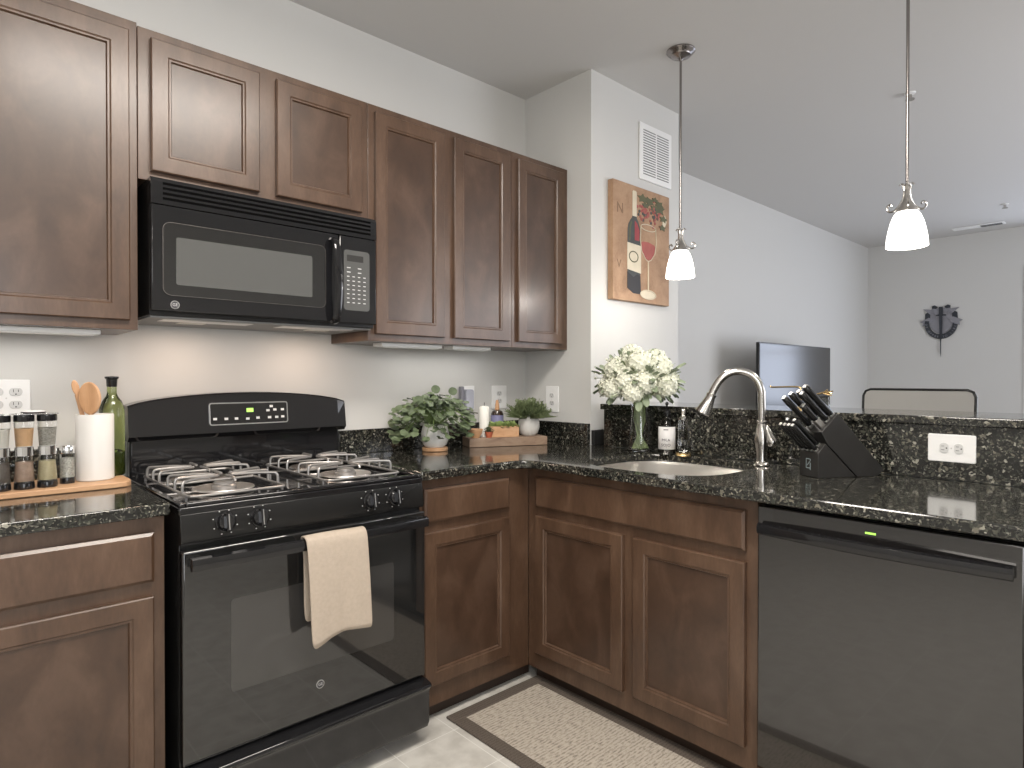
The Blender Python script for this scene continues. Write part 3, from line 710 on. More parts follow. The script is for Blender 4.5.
# ------------------------------------------------------------------ pendants
def pendant(x, y, label):
    t = thing('pendant_lamp', label, 'pendant lamp', (x, y, H), group=None)
    put('canopy', MB().lathe(x, y, [(0, -.0005), (.064, -.0005), (.065, -.006), (.058, -.014), (.050, -.018), (.045, -.026), (.020, -.034), (.012, -.040), (.006, -.048), (0, -.048)], 32, H), 'dark_nickel', t)
    put('rod', MB().tube([(x, y, H - .045), (x, y, 1.905)], .0055, 10), 'dark_nickel', t)
    hd = put('holder', MB().lathe(x, y, [(0, .080), (.007, .080), (.010, .070), (.009, .055), (.014, .035), (.022, .020), (.030, .008), (.034, -.006), (0, -.006)], 24, 1.834), 'nickel', t)
    for k in range(3):
        a = math.radians(-42 + 120 * k); dx, dy = math.cos(a), math.sin(a)
        L = [(.008, .095), (.012, .088), (.009, .070), (.013, .045), (.026, .022), (.044, .008), (.060, .008), (.069, .019), (.066, .031), (.056, .033), (.052, .025)]
        pts = [(x + dx * r, y + dy * r, 1.834 + z) for r, z in L]
        put('scroll', MB().tube(catmull(pts, 4), .0038, 8), 'nickel', hd)
        pts = [(x + dx * r, y + dy * r, 1.834 + z) for r, z in ((.008, .080), (.012, .094), (.020, .098), (.026, .092))]
        put('scroll', MB().tube(catmull(pts, 4), .003, 8), 'nickel', hd)
    prof = [(.022, .130), (.032, .125), (.042, .111), (.051, .088), (.058, .060), (.063, .032), (.0655, .005), (.0655, 0), (.063, 0), (.060, .032), (.055, .060), (.048, .086), (.039, .107), (.028, .121)]
    put('shade', MB().lathe(x, y, prof, 40, 1.706), 'shade', t)
    point('pendant_bulb', (x, y, 1.685), PEND_W, (1.0, .93, .84), .04)
pendant(2.069, -.851, 'pendant lamp with lit white bell shade beside the wine picture')
pendant(2.069, -1.768, 'pendant lamp with lit white bell shade at right, in front of the far room')

# ------------------------------------------------------------------ vent grille and picture on the pillar
t = thing('vent_grille', 'white return air grille high on the wall above the wine picture', 'vent', (2.44, YP, 2.455))
vx0, vx1, vz0, vz1 = 2.282, 2.580, 2.300, 2.602
put('frame', MB().prism(rrect(vx0, vx1, vz0, vz1, .004, 2), face('y', YP), .0003, .010), 'white', t, bevel=.003)
M['slot'] = plain('vent_shadow_grey', (.16, .16, .16), .8)
sl = MB()
for c_ in (0, 1):
    for r_ in range(18):
        u0 = vx0 + .030 + c_ * .125; v = vz0 + .030 + r_ * .0137
        sl.prism([(u0, v), (u0 + .113, v), (u0 + .113, v + .0055), (u0, v + .0055)], face('y', YP), .009, .0106)
put('louver_slots', sl, 'slot', t, smooth=False)

ax0, ax1, az0, az1 = 2.022, 2.520, 1.638, 2.238; AF = YP - .035
fa = face('y', AF)
t = thing('picture', 'wine bottle and glass painting on tan wooden canvas on the wall', 'picture', (2.27, YP, 1.94))
put('canvas', MB().box(ax0, ax1, AF, YP - .0005, az0, az1), 'canvas', t, bevel=.003)
def U(s_, v_): return (ax0 + (ax1 - ax0) * s_, az0 + (az1 - az0) * v_)
def poly(name, pts, mat, d=.0015, par=None):
    return put(name, MB().prism([U(*p) for p in pts], fa, 0, d), mat, par or t, smooth=False)
M['p_dark'] = plain('paint_dark_bottle', (.055, .06, .055), .5, var=.5, vscale=15)
M['p_red'] = plain('paint_wine_red', (.30, .045, .05), .5, var=.3)
M['p_cream'] = plain('paint_cream', (.62, .55, .42), .6, var=.15)
M['p_pink'] = plain('paint_pink', (.34, .09, .075), .6, var=.3)
M['p_olive'] = plain('paint_olive', (.10, .10, .05), .6, var=.4)
M['p_black'] = plain('paint_black', (.03, .028, .03), .6)
bottle = [(.24, .12), (.46, .12), (.46, .58), (.457, .62), (.445, .66), (.425, .695), (.40, .72), (.39, .745), (.385, .79), (.385, .93), (.335, .93), (.335, .79), (.33, .745), (.315, .72), (.285, .695), (.255, .66), (.243, .62), (.24, .58)]
poly('bottle', bottle, 'p_dark', .0010)
poly('red_reflection', [(.36, .53), (.44, .53), (.445, .62), (.40, .68), (.36, .70)], 'p_red', .0016)
poly('neck_foil', [(.322, .735), (.392, .735), (.392, .945), (.38, .955), (.335, .955), (.322, .945)], 'p_cream', .0018)
poly('wine_label', [(.235, .27), (.47, .25), (.47, .49), (.235, .50)], 'p_cream', .0018)
poly('bottle_shine', [(.265, .52), (.285, .52), (.29, .62), (.315, .68), (.30, .69), (.27, .64)], 'p_olive', .0014)
ring = MB(); ring.tube([(U(.34 + .075 * math.cos(a * PI / 10), 0)[0], AF - .0018, U(0, .385 + .045 * math.sin(a * PI / 10))[1]) for a in range(20)], .003, 5, closed=True)
put('label_emblem', ring, 'p_olive', t)
poly('bottle_base', [(.235, .11), (.34, .07), (.47, .07), (.46, .23), (.40, .24), (.34, .21), (.235, .25)], 'p_black', .0016)
# glass
gl = MB()
def apath(pts, r=.0022):
    gl.tube([(U(a, 0)[0], AF - .002, U(0, b_)[1]) for a, b_ in pts], r, 5)
rim = [(.60 + .135 * math.cos(a * PI / 12), .665 + .028 * math.sin(a * PI / 12)) for a in range(25)]
apath(rim); apath([(.465, .665), (.455, .55), (.48, .45), (.55, .385), (.60, .37)]); apath([(.735, .665), (.745, .55), (.72, .45), (.65, .385), (.60, .37)])
apath([(.60, .37), (.60, .10)], .0035); apath([(.60 + .14 * math.cos(a * PI / 12), .075 + .04 * math.sin(a * PI / 12)) for a in range(25)], .0025)
put('wine_glass', gl, 'p_cream', t)
poly('wine', [(.47, .52), (.50, .535), (.60, .54), (.70, .525), (.73, .51), (.705, .44), (.65, .395), (.60, .38), (.55, .395), (.49, .45)], 'p_pink', .0014)
poly('glass_foot', [(.60 + .13 * math.cos(a * PI / 8), .075 + .035 * math.sin(a * PI / 8)) for a in range(16)], 'p_cream', .0012)
gr = MB(); gr2 = MB(); rnd = random.Random(3)
for i in range(70):
    if i < 40: cu, cv = .54 + rnd.gauss(0, .06), .80 + rnd.gauss(0, .035)
    else: cu, cv = .74 + rnd.gauss(0, .04), .80 + rnd.gauss(0, .05)
    uu = U(cu, cv); r_ = .0085
    (gr if i % 3 else gr2).prism([(uu[0] + r_ * math.cos(a * PI / 5), uu[1] + r_ * math.sin(a * PI / 5)) for a in range(10)], fa, 0, .0012 + .00002 * i)
put('grapes', gr, 'p_pink', t, smooth=False); put('dark_grapes', gr2, 'p_dark', t, smooth=False)
lf = MB()
for (cu, cv, sc_, an) in ((.50, .91, .10, .3), (.62, .90, .10, -.5), (.55, .86, .07, .5), (.70, .85, .08, 1.2), (.80, .86, .12, .4), (.80, .90, .09, .9), (.88, .78, .08, -1.1), (.86, .70, .07, 1.6), (.72, .93, .06, .2)):
    pts = []
    for k in range(10):
        a = 2 * PI * k / 10; r_ = sc_ * (1.0 if k % 2 == 0 else .55)
        u_, v_ = r_ * math.cos(a + an), r_ * .55 * math.sin(a + an) * .8
        pts.append(U(cu + u_, cv + v_))
    lf.prism(pts, fa, 0, .0018 + .0002 * len(lf.bm.faces) / 12)
put('vine_leaves', lf, 'p_olive', t, smooth=False)
poly('vine_leaf_light', [(.86, .72), (.90, .70), (.94, .76), (.91, .82), (.87, .79)], 'p_cream', .0022)
M['p_faint'] = plain('paint_faint_brown', (.20, .12, .07), .6)
for ch, u_, v_, z_ in (('N', .115, .77, .075), ('V', .10, .30, .06)):
    put('painted_letter', text_bm(ch, z_, (U(u_, 0)[0], AF, U(0, v_)[1]), (1, 0, 0), (0, 0, 1), .0008), 'p_faint', t, smooth=False)

# ------------------------------------------------------------------ living room
t = thing('television', 'flat black television against the living room wall', 'television', (4.76, -.22, .45))
put('bezel', MB().box(4.078, 5.452, -.262, -.236, .73, 1.515), 'black_satin', t, bevel=.004)
put('screen', MB().box(4.090, 5.440, -.2635, -.2615, .745, 1.503), 'tv', t)
put('stand', MB().box(4.60, 4.92, -.236, -.22, .47, .74).box(4.45, 5.07, -.32, -.14, .4525, .47), 'black_satin', t, bevel=.003)
t = thing('media_console', 'low dark wooden media console under the television', 'console', (4.76, -.2, 0))
put('cabinet', MB().box(3.95, 5.6, -.40, .04, .06, .45), 'wood_dark', t, bevel=.004)
for x0 in (3.98, 4.53, 5.08): put('door', MB().box(x0, x0 + .50, -.415, -.40, .09, .42), 'wood', t, bevel=.003)
put('plinth', MB().box(4.0, 5.55, -.36, .0, .0, .06), 'black_matte', t)

# bar stool with mesh back
SX, SY = 2.78, -1.61
t = thing('bar_stool', 'bar stool with a wide grey mesh back behind the bar', 'bar stool', (SX - .22, SY, 0))
y0, y1 = SY - .220, SY + .222; top_z = 1.188
def bk(y, z): return (SX + (z - .78) * .10, y, z)
fr = [bk(y0, .74), bk(y0, 1.0)]
fr += [bk(y0, top_z - .03), bk(y0 + .009, top_z - .009), bk(y0 + .03, top_z), bk(y1 - .03, top_z), bk(y1 - .009, top_z - .009), bk(y1, top_z - .03), bk(y1, 1.0), bk(y1, .74)]
put('back_frame', MB().tube(fr, .0060, 10), 'black_satin', t)
put('back_mesh', MB().prism([(y0 + .004, .84), (y1 - .004, .84), (y1 - .004, top_z - .02), (y1 - .02, top_z - .003), (y0 + .02, top_z - .003), (y0 + .004, top_z - .02)], lambda u, v, d: (SX + (v - .78) * .10 + d, u, v), -.002, .002), 'mesh', t)
put('seat', MB().box(SX - .42, SX + .0, y0 + .01, y1 - .01, .70, .745), 'black_satin', t, bevel=.015, seg=3)
for xx, yy in ((SX - .40, y0 + .02), (SX - .40, y1 - .02), (SX - .01, y0), (SX - .01, y1)):
    put('leg', MB().tube([(xx, yy, .74), (xx + (.03 if xx > SX - .2 else -.03), yy + (.02 if yy > SY else -.02), 0.0)], .011, 10), 'black_satin', t)
put('footrest', MB().tube([(SX - .425, y0 + .01, .25), (SX - .425, y1 - .01, .25)], .009, 10).tube([(SX + .01, y0 - .01, .25), (SX + .01, y1 + .01, .25)], .009, 10), 'black_satin', t)

# crest on the far wall
EX, EY, EZ = XF, -.645, 1.845
fe = lambda u, v, d: (EX - d, EY - u, EZ + v)
t = thing('wall_crest', 'dark metal crest with crossed arrows and a dagger on the far wall', 'wall decoration', (EX, EY, EZ))
M['crest'] = plain('crest_gunmetal', (.035, .04, .05), .4, .3); M['crest_l'] = plain('crest_silver', (.28, .28, .31), .4, .6)
out = [(.150 * math.cos(a), -.015 + .165 * math.sin(a)) for a in [PI * .93 + PI * 1.14 * i / 24 for i in range(25)]]
inn = [(.108 * math.cos(a), -.010 + .118 * math.sin(a)) for a in [PI * .93 + PI * 1.14 * i / 24 for i in range(25)]]
put('scroll', MB().prism(out + inn[::-1], fe, .0005, .02), 'crest', t, bevel=.002)
put('shield', MB().prism([(-.085, .155), (.085, .155), (.112, .02), (.095, -.06), (.05, -.11), (0, -.13), (-.05, -.11), (-.095, -.06), (-.112, .02)], fe, .0005, .006), 'crest_l', t)
bl = []
word = 'DE OPPRESSO LIBER'
for i, ch in enumerate(word):
    if ch == ' ': continue
    a = PI * 1.02 + PI * .96 * i / (len(word) - 1); r_ = .135
    uu, vv = r_ * math.cos(a), -.013 + .146 * math.sin(a)
    tx = Vector((0, math.sin(a), math.cos(a)))  # tangent along increasing angle in (u,v) -> world (-u)
    tan = Vector((0, -(-math.sin(a)), math.cos(a))); rad = Vector((0, -math.cos(a), math.sin(a)))
    bl.append(text_bm(ch, .030, Vector(fe(uu, vv, .020)), tan, -rad, .002))
put('scroll_letters', join_bm(bl), 'crest_l', t, smooth=False)
for sgn in (-1, 1):
    A_ = Vector((sgn * -.165, -.005)); B2 = Vector((sgn * .165, .150)); d = (B2 - A_).normalized(); nn = Vector((-d.y, d.x))
    P = lambda s_, o_: tuple(A_ + d * s_ + nn * o_)
    L = (B2 - A_).length
    zo = .008 if sgn > 0 else .013
    ar = MB().prism([P(.04, -.007), P(L - .06, -.007), P(L - .06, .007), P(.04, .007)], fe, zo, zo + .006)
    ar.prism([P(L - .10, -.032), P(L, 0), P(L - .10, .032), P(L - .075, 0)], fe, zo, zo + .008)
    ar.prism([P(-.02, -.030), P(.0, 0), P(-.02, .030), P(.075, .030), P(.10, 0), P(.075, -.030)], fe, zo, zo + .008)
    put('arrow', ar, 'crest_l', t, bevel=.001)
put('dagger', MB().prism([(-.018, .165), (.018, .165), (.018, .085), (.045, .080), (.045, .066), (.015, .066), (.011, -.17), (.005, -.19), (.004, -.33), (0, -.375), (-.004, -.33), (-.005, -.19), (-.011, -.17), (-.015, .066), (-.045, .066), (-.045, .080), (-.018, .085)], fe, .016, .024), 'crest', t, bevel=.001)
for sgn in (-1, 1):
    put('side_plate', MB().prism([(sgn * .095, .13), (sgn * .145, .10), (sgn * .15, .03), (sgn * .10, .05)], fe, .001, .010), 'crest', t)
    put('feather_tuft', MB().prism([(sgn * .03, .165), (sgn * .06, .185), (sgn * .085, .175), (sgn * .08, .15), (sgn * .045, .145)], fe, .001, .014), 'crest', t)

t = thing('ceiling_vent', 'slotted air vent in the living room ceiling by the far wall', 'vent', (7.11, -1.08, H))
put('frame', MB().box(7.06, 7.17, -1.24, -.82, H - .010, H - .0005), 'white', t, bevel=.003)
put('slots', MB().box(7.075, 7.105, -1.22, -1.05, H - .0115, H - .0095).box(7.12, 7.155, -1.22, -1.05, H - .0115, H - .0095), 'black_matte', t)
def sprinkler(x, y, label):
    t = thing('ceiling_sprinkler', label, 'sprinkler', (x, y, H))
    put('escutcheon', MB().lathe(x, y, [(0, -.0005), (.028, -.0005), (.025, -.006), (0, -.008)], 20, H), 'white', t)
    put('head', MB().lathe(x, y, [(0, -.010), (.010, -.010), (.010, -.030), (.022, -.032), (.022, -.036), (0, -.036)], 16, H), 'nickel', t)
sprinkler(3.334, -1.439, 'ceiling sprinkler head beside the right pendant rod')
sprinkler(6.344, -1.362, 'ceiling sprinkler head farther back, near the ceiling vent')

# out-of-view lamps added as soft fill for kitchen, hall and dining corner
for i, (x, y, lb) in enumerate(((.30, -1.75, 'long unseen fill fixture added over the kitchen floor'),)):
    t = thing('fill_fixture', lb, 'ceiling lamp', (x, y, H))
    put('housing', MB().box(x - .6, x + .6, y - .28, y + .28, H - .06, H - .0005), 'white', t, bevel=.01)
    put('diffuser', MB().box(x - .57, x + .57, y - .26, y + .26, H - .075, H - .0605), 'fill_glow', t, bevel=.005)

for x, y, z, lb in ((-1.7, -3.3, 2.30, 'unseen globe added as fill in the passage behind the kitchen'), (-.55, -2.0, 2.42, 'unseen globe added over the kitchen to light the ceiling'), (3.1, -3.0, 2.30, 'unseen globe added as fill over the dining corner')):
    t = thing('fill_globe', lb, 'ceiling lamp', (x, y, H))
    put('canopy', MB().lathe(x, y, [(0, -.0005), (.06, -.0005), (.055, -.02), (0, -.022)], 24, H), 'nickel', t)
    put('rod', MB().tube([(x, y, H - .02), (x, y, z + .09)], .006, 8), 'nickel', t)
    put('globe', MB().ball((x, y, z), .10, 24, 14), 'fill_glow', t)

#SMALL
# ------------------------------------------------------------------ left counter: board, jars, crock, bottle
wb = [(-.62, -.305), (-.075, -.305), (-.045, -.297), (-.030, -.275), (-.027, -.24), (-.030, -.13), (-.05, -.085), (-.62, -.085)]
tag(put('serving_board', slab(wb, .9146, .931), 'oak', bevel=.003), 'light wooden serving board under the spice jars and white crock', 'board')
ZW = .9314
def spice(x, y, lower, upper_, label, s=1.0):
    t = thing('spice_jar', label, 'spice jar', (x, y, ZW), group=None)
    rot = .3
    def sq(prof, seg=24): return MB().lathe(x, y, prof, seg, ZW)
    put('base_cap', sq([(0, 0), (.0235, 0), (.0240, .003), (.0235, .017), (.021, .019), (0, .019)]), 'black', t)
    put('lower_glass', sq([(0, .0195), (.0225, .0195), (.0235, .022), (.0190, .088), (.0185, .092), (0, .092)]), 'clear', t)
    put('lower_spice', sq([(0, .022), (.0205, .022), (.0212, .024), (.0180, .075), (0, .078)]), lower, t)
    put('metal_collar', sq([(.0190, .0925), (.0225, .0925), (.0225, .1165), (.0190, .1165), (0, .1165), (0, .0925)][:4]), 'chrome', t)
    put('upper_glass', sq([(0, .117), (.0185, .117), (.0190, .120), (.0235, .184), (.0230, .187), (0, .187)]), 'clear', t)
    put('upper_spice', sq([(0, .119), (.0168, .119), (.0208, .168), (0, .170)]), upper_, t)
    put('top_cap', sq([(0, .1875), (.0235, .1875), (.0242, .190), (.0238, .2045), (.022, .206), (0, .206)]), 'black', t)
M['sp_white'] = plain('white_granules', (.66, .64, .58), .8, var=.15, vscale=300)
M['sp_orange'] = plain('tan_orange_powder', (.66, .43, .24), .8, var=.1, vscale=100)
M['sp_green'] = plain('pale_green_herb', (.52, .47, .30), .8, var=.15, vscale=150)
M['sp_brown'] = plain('brown_pink_powder', (.42, .31, .24), .8, var=.35, vscale=60)
M['sp_grey'] = plain('grey_pepper', (.36, .35, .31), .8, var=.9, vscale=260)
M['sp_dark'] = plain('dark_grey_seeds', (.16, .14, .12), .8, var=.5, vscale=300)
spice(-.232, -.250, 'sp_green', 'sp_grey', 'double spice jar, pale green herb below and grey pepper above')
spice(-.284, -.250, 'sp_brown', 'sp_orange', 'double spice jar, orange powder on top and brownish spice below')
spice(-.336, -.250, 'sp_dark', 'sp_white', 'double spice jar with white granules on top, at the left edge')
spice(-.388, -.250, 'sp_dark', 'sp_orange', 'double spice jar at the hidden end of the row, past the left edge')
tag(put('spice_rack_top', MB().box(-.415, -.207, -.274, -.226, ZW + .2064, ZW + .2094), 'clear', bevel=.001), 'thin clear strip lying over the black caps of the spice jars', 'rack')
t = thing('jar_lid', 'small white lid with dark rim lying on top of the spice jars', 'lid', (-.262, -.245, ZW + .21))
put('disc', MB().lathe(-.262, -.245, [(0, .0005), (.020, .0005), (.028, .004), (.028, .006), (.020, .0075), (0, .0075)], 24, ZW + .2094), 'white', t)
put('rim', MB().lathe(-.262, -.245, [(.0262, .0006), (.0288, .0018), (.0290, .0040), (.0275, .0045), (.0262, .0022)], 24, ZW + .2094), 'wood_dark', t)
x, y = -.181, -.215
t = thing('pepper_grinder', 'small chrome-topped glass grinder of mixed peppercorns beside the white crock', 'grinder', (x, y, ZW))
put('base', MB().lathe(x, y, [(0, 0), (.0185, 0), (.0185, .016), (0, .016)], 24, ZW), 'black', t)
put('glass_body', MB().lathe(x, y, [(0, .0163), (.0185, .0163), (.0185, .087), (0, .087)], 24, ZW), 'clear', t)
put('peppercorns', MB().lathe(x, y, [(0, .018), (.0155, .018), (.0130, .075), (0, .078)], 20, ZW), plain('mixed_peppercorns', (.58, .53, .47), .8, var=.95, vscale=230), t)
put('cap', MB().lathe(x, y, [(0, .0875), (.0185, .0875), (.0190, .090), (.0190, .108), (.017, .111), (0, .111)], 24, ZW), 'chrome', t)
x, y = -.108, -.190
t = thing('utensil_crock', 'tall white cylindrical crock holding wooden spoons', 'crock', (x, y, ZW))
put('body', MB().lathe(x, y, [(0, 0), (.047, 0), (.0495, .003), (.0495, .197), (.048, .199), (.046, .197), (.046, .006), (0, .006)], 48, ZW), 'ceramic', t)
def spoon(label, foot, head, hw, hh, ang=0.0, thick=.005, oval=True):
    foot = Vector(foot); head = Vector(head); d = (head - foot).normalized()
    side = Vector((math.cos(ang), math.sin(ang), 0)); side = (side - d * side.dot(d)).normalized(); nn = d.cross(side)
    pts = []
    for i in range(28):
        a = 2 * PI * i / 28; pts.append((math.cos(a) * hw * (1.0 if math.sin(a) > 0 else 1 - .12 * (-math.sin(a))), math.sin(a) * hh))
    f = lambda u, v, dd: head + side * u + d * v + nn * dd
    t = thing('wooden_spoon', label, 'wooden spoon', foot)
    put('handle', MB().tube([foot, foot.lerp(head, .5), head - d * hh * .85], [.006, .0055, .007], 10), 'spoon', t)
    put('bowl', MB().prism(pts, f, -thick, thick), 'spoon', t, bevel=.003)
spoon('large wooden spoon with broad oval head standing in the white crock', (-.108, -.185, ZW + .010), (-.121, -.192, 1.178), .033, .050, math.radians(-42))
spoon('narrow wooden spoon, its tip just showing behind the broad one', (-.100, -.172, ZW + .010), (-.152, -.158, 1.210), .010, .024, math.radians(-20), .003)
x, y = -.052, -.124
t = thing('oil_bottle', 'green glass oil bottle with black stopper beside the range', 'bottle', (x, y, ZW))
put('glass_body', MB().lathe(x, y, [(0, 0), (.033, 0), (.0355, .004), (.0355, .200), (.034, .215), (.027, .235), (.016, .252), (.0135, .262), (.0135, .280), (0, .280)], 36, ZW), 'green_glass', t)
put('oil', MB().lathe(x, y, [(0, .004), (.030, .004), (.0315, .008), (.0315, .075), (0, .075)], 30, ZW), plain('dark_green_oil', (.07, .09, .02), .2), t)
put('stopper', MB().lathe(x, y, [(0, .2803), (.0135, .2803), (.0145, .284), (.0155, .304), (.0195, .308), (.0195, .313), (0, .315)], 28, ZW), 'black_satin', t)

# ------------------------------------------------------------------ trailing plant
def leaf_bm(bm, c, d, up, w_, l_, fold=.15, n=8):
    """rounded leaf: base at c, pointing d"""
    d = d.normalized(); s_ = d.cross(up)
    if s_.length < 1e-4: s_ = d.orthogonal()
    s_.normalize(); nn = s_.cross(d).normalized()
    mid = [bm.verts.new(c + d * l_ * k - nn * (l_ * fold * (2 * k - 1) ** 2 * .5)) for k in (0, .5, 1)]
    for sg in (-1, 1):
        e = []
        for k in range(1, n):
            a = PI * k / n
            e.append(bm.verts.new(c + d * (l_ * (.5 - .5 * math.cos(a))) + s_ * sg * w_ * math.sin(a) ** .8 + nn * (w_ * fold)))
        h_ = len(e) // 2
        fa_ = [mid[0]] + e[:h_ + 1] + [mid[1]]; fb_ = [mid[1]] + e[h_:] + [mid[2]]
        for f_ in (fa_, fb_):
            try: bm.faces.new(f_ if sg > 0 else f_[::-1])
            except ValueError: pass
rnd = random.Random(11)
x, y = 1.186, -.150
t = thing('trailing_plant', 'leafy trailing plant in a round white pot on a small wooden saucer', 'potted plant', (x, y, .9146))
put('saucer', MB().lathe(x, y, [(0, 0), (.055, 0), (.058, .003), (.058, .014), (.055, .016), (0, .016)], 36, .9146), 'orange_wood', t)
put('pot', MB().lathe(x, y, [(0, .0165), (.040, .0165), (.052, .028), (.062, .055), (.062, .080), (.055, .108), (.050, .122), (.046, .122), (.050, .106), (0, .104)], 40, .9146), 'pot', t)
lfm = bmesh.new(); stm = MB()
for i in range(420):
    a = rnd.uniform(0, 2 * PI); el = rnd.uniform(-.35, 1.45)
    R_ = rnd.uniform(.60, 1.0)
    hx = .185 * R_ * math.cos(el) ; hz = .165 * R_ * math.sin(el) if el > 0 else .24 * R_ * math.sin(el)
    # the long side of the plant spreads along the wall
    px_, py_ = x + hx * math.cos(a) * 1.12, y + hx * math.sin(a) * .75
    if py_ > -.03: py_ = -.03 - rnd.uniform(0, .03)
    c = Vector((px_, py_, 1.035 + hz * .82))
    if (c.xy - Vector((x, y))).length < .078 and c.z < 1.045: continue
    if c.z < .935: c.z = .935 + rnd.uniform(0, .02)
    if c.x > 1.33 and c.z < 1.03: continue
    dd = Vector((math.cos(a), math.sin(a), rnd.uniform(-.9, .3)))
    if c.y > -.06 and dd.y > 0: dd.y = -dd.y
    if c.y < -.28 and c.z < .95: c.z = .96
    L_ = rnd.uniform(.024, .038); leaf_bm(lfm, c, dd, Vector((rnd.uniform(-.4, .4), rnd.uniform(-.9, .0), 1)), L_ * .50, L_)
    if i % 3 == 0:
        m0 = Vector((x + .02 * math.cos(a), y + .02 * math.sin(a), 1.03)); m1 = (m0 + c) / 2 + Vector((0, 0, .045))
        stm.tube(catmull([m0, m1, c], 4), .0013, 5)
for (cx2, cz2) in ((-.02, 1.175), (.075, 1.165), (-.11, 1.13)):
    c0 = Vector((x + cx2, y - .02, cz2)); leaf_bm(lfm, c0, Vector((.2, -.2, .6)), Vector((-.4, -1, .3)), .020, .036)
    stm.tube([(x, y, 1.03), c0], .0014, 5)
put('foliage', lfm, 'leaf', t); put('stems', stm, 'stem', t)

# ------------------------------------------------------------------ brown board and things on it
A0 = Vector((1.372, -.165, 0)); UD = Vector((.92, -.39, 0)).normalized(); VD = Vector((.39, .92, 0)).normalized()
def bp(s_, d_, z): return A0 + UD * s_ + VD * d_ + Vector((0, 0, z))
ang = math.atan2(UD.y, UD.x)
tag(put('wooden_board', MB().obox(bp(.198, .062, .9356), UD, VD, (0, 0, 1), .198, .062, .0208), 'walnut', bevel=.002), 'thick brown wooden board in the corner, carrying the candle and little plants', 'board')
ZC = .9567
p = bp(.098, .082, 0)
t = thing('candle', 'white pillar candle on the brown board by the trailing plant', 'candle', (p.x, p.y, ZC))
put('wax', MB().lathe(p.x, p.y, [(0, 0), (.024, 0), (.024, .140), (.020, .147), (.012, .149), (0, .147)], 28, ZC), 'wax', t)
put('wick', MB().tube([(p.x, p.y, ZC + .146), (p.x + .001, p.y, ZC + .166)], .0013, 6), 'ink', t)
p = bp(.040, .035, 0)
t = thing('wooden_bowl', 'small orange wooden bowl at the left end of the brown board', 'bowl', (p.x, p.y, ZC))
put('bowl', MB().lathe(p.x, p.y, [(0, 0), (.018, 0), (.030, .020), (.036, .042), (.033, .042), (.027, .021), (.014, .005), (0, .004)], 28, ZC), 'orange_wood', t)
p = bp(.105, .028, 0)
t = thing('small_succulent', 'tiny succulent in a terracotta pot in front of the candle', 'potted plant', (p.x, p.y, ZC))
put('pot', MB().lathe(p.x, p.y, [(0, 0), (.013, 0), (.019, .022), (.020, .028), (.017, .028), (.014, .020), (0, .019)], 20, ZC), 'terracotta', t)
lb_ = bmesh.new()
for i in range(26):
    a = i * 2.4; el = .2 + 1.2 * (i / 26); leaf_bm(lb_, Vector((p.x, p.y, ZC + .024)), Vector((math.cos(a) * math.cos(el), math.sin(a) * math.cos(el), math.sin(el))), Vector((0, 0, 1)), .0055, .030)
put('leaves', lb_, 'leaf', t)
# planter box with succulents
c = bp(.186, .054, 0); t = thing('planter_box', 'little light wooden box of pale green succulents on the brown board', 'planter', (c.x, c.y, ZC))
w2, d2, hgt = .072, .028, .052
bxm = MB()
for (du, dv, hx, hy) in ((0, -d2 + .003, w2, .003), (0, d2 - .003, w2, .003), (-w2 + .003, 0, .003, d2 - .006), (w2 - .003, 0, .003, d2 - .006)):
    bxm.obox(c + UD * du + VD * dv + Vector((0, 0, ZC + hgt / 2)), UD, VD, (0, 0, 1), hx, hy, hgt / 2)
bxm.obox(c + Vector((0, 0, ZC + .002)), UD, VD, (0, 0, 1), w2 - .006, d2 - .006, .002)
put('box', bxm, 'orange_wood', t, bevel=.001)
put('soil', MB().obox(c + Vector((0, 0, ZC + .022)), UD, VD, (0, 0, 1), w2 - .0065, d2 - .0065, .019), 'soil', t)
for k in range(5):
    q_ = c + UD * (-.050 + .025 * k) + VD * rnd.uniform(-.008, .008); lb_ = bmesh.new()
    for i in range(22):
        a = i * 2.4; el = .25 + 1.1 * (i / 22)
        leaf_bm(lb_, Vector((q_.x, q_.y, ZC + .038)), Vector((math.cos(a) * math.cos(el), math.sin(a) * math.cos(el), math.sin(el))), Vector((0, 0, 1)), .010, rnd.uniform(.030, .046))
    put('succulent', lb_, 'succulent', t)
# small bottle behind the box
x, y = 1.622, -.078
t = thing('dark_bottle', 'small dark bottle with a tan neck standing behind the planter box', 'bottle', (x, y, .9146))
put('body', MB().lathe(x, y, [(0, 0), (.030, 0), (.032, .003), (.032, .145), (.026, .160), (.012, .168), (0, .168)], 28, .9146), 'amber', t)
put('wrap_label', MB().lathe(x, y, [(.0322, .09), (.0325, .09), (.0325, .14), (.0322, .14)], 28, .9146), plain('blue_grey_label', (.25, .25, .42), .5, var=.3), t)
put('neck', MB().lathe(x, y, [(0, .1682), (.012, .1682), (.010, .19), (.006, .215), (0, .217)], 20, .9146), 'spoon', t)
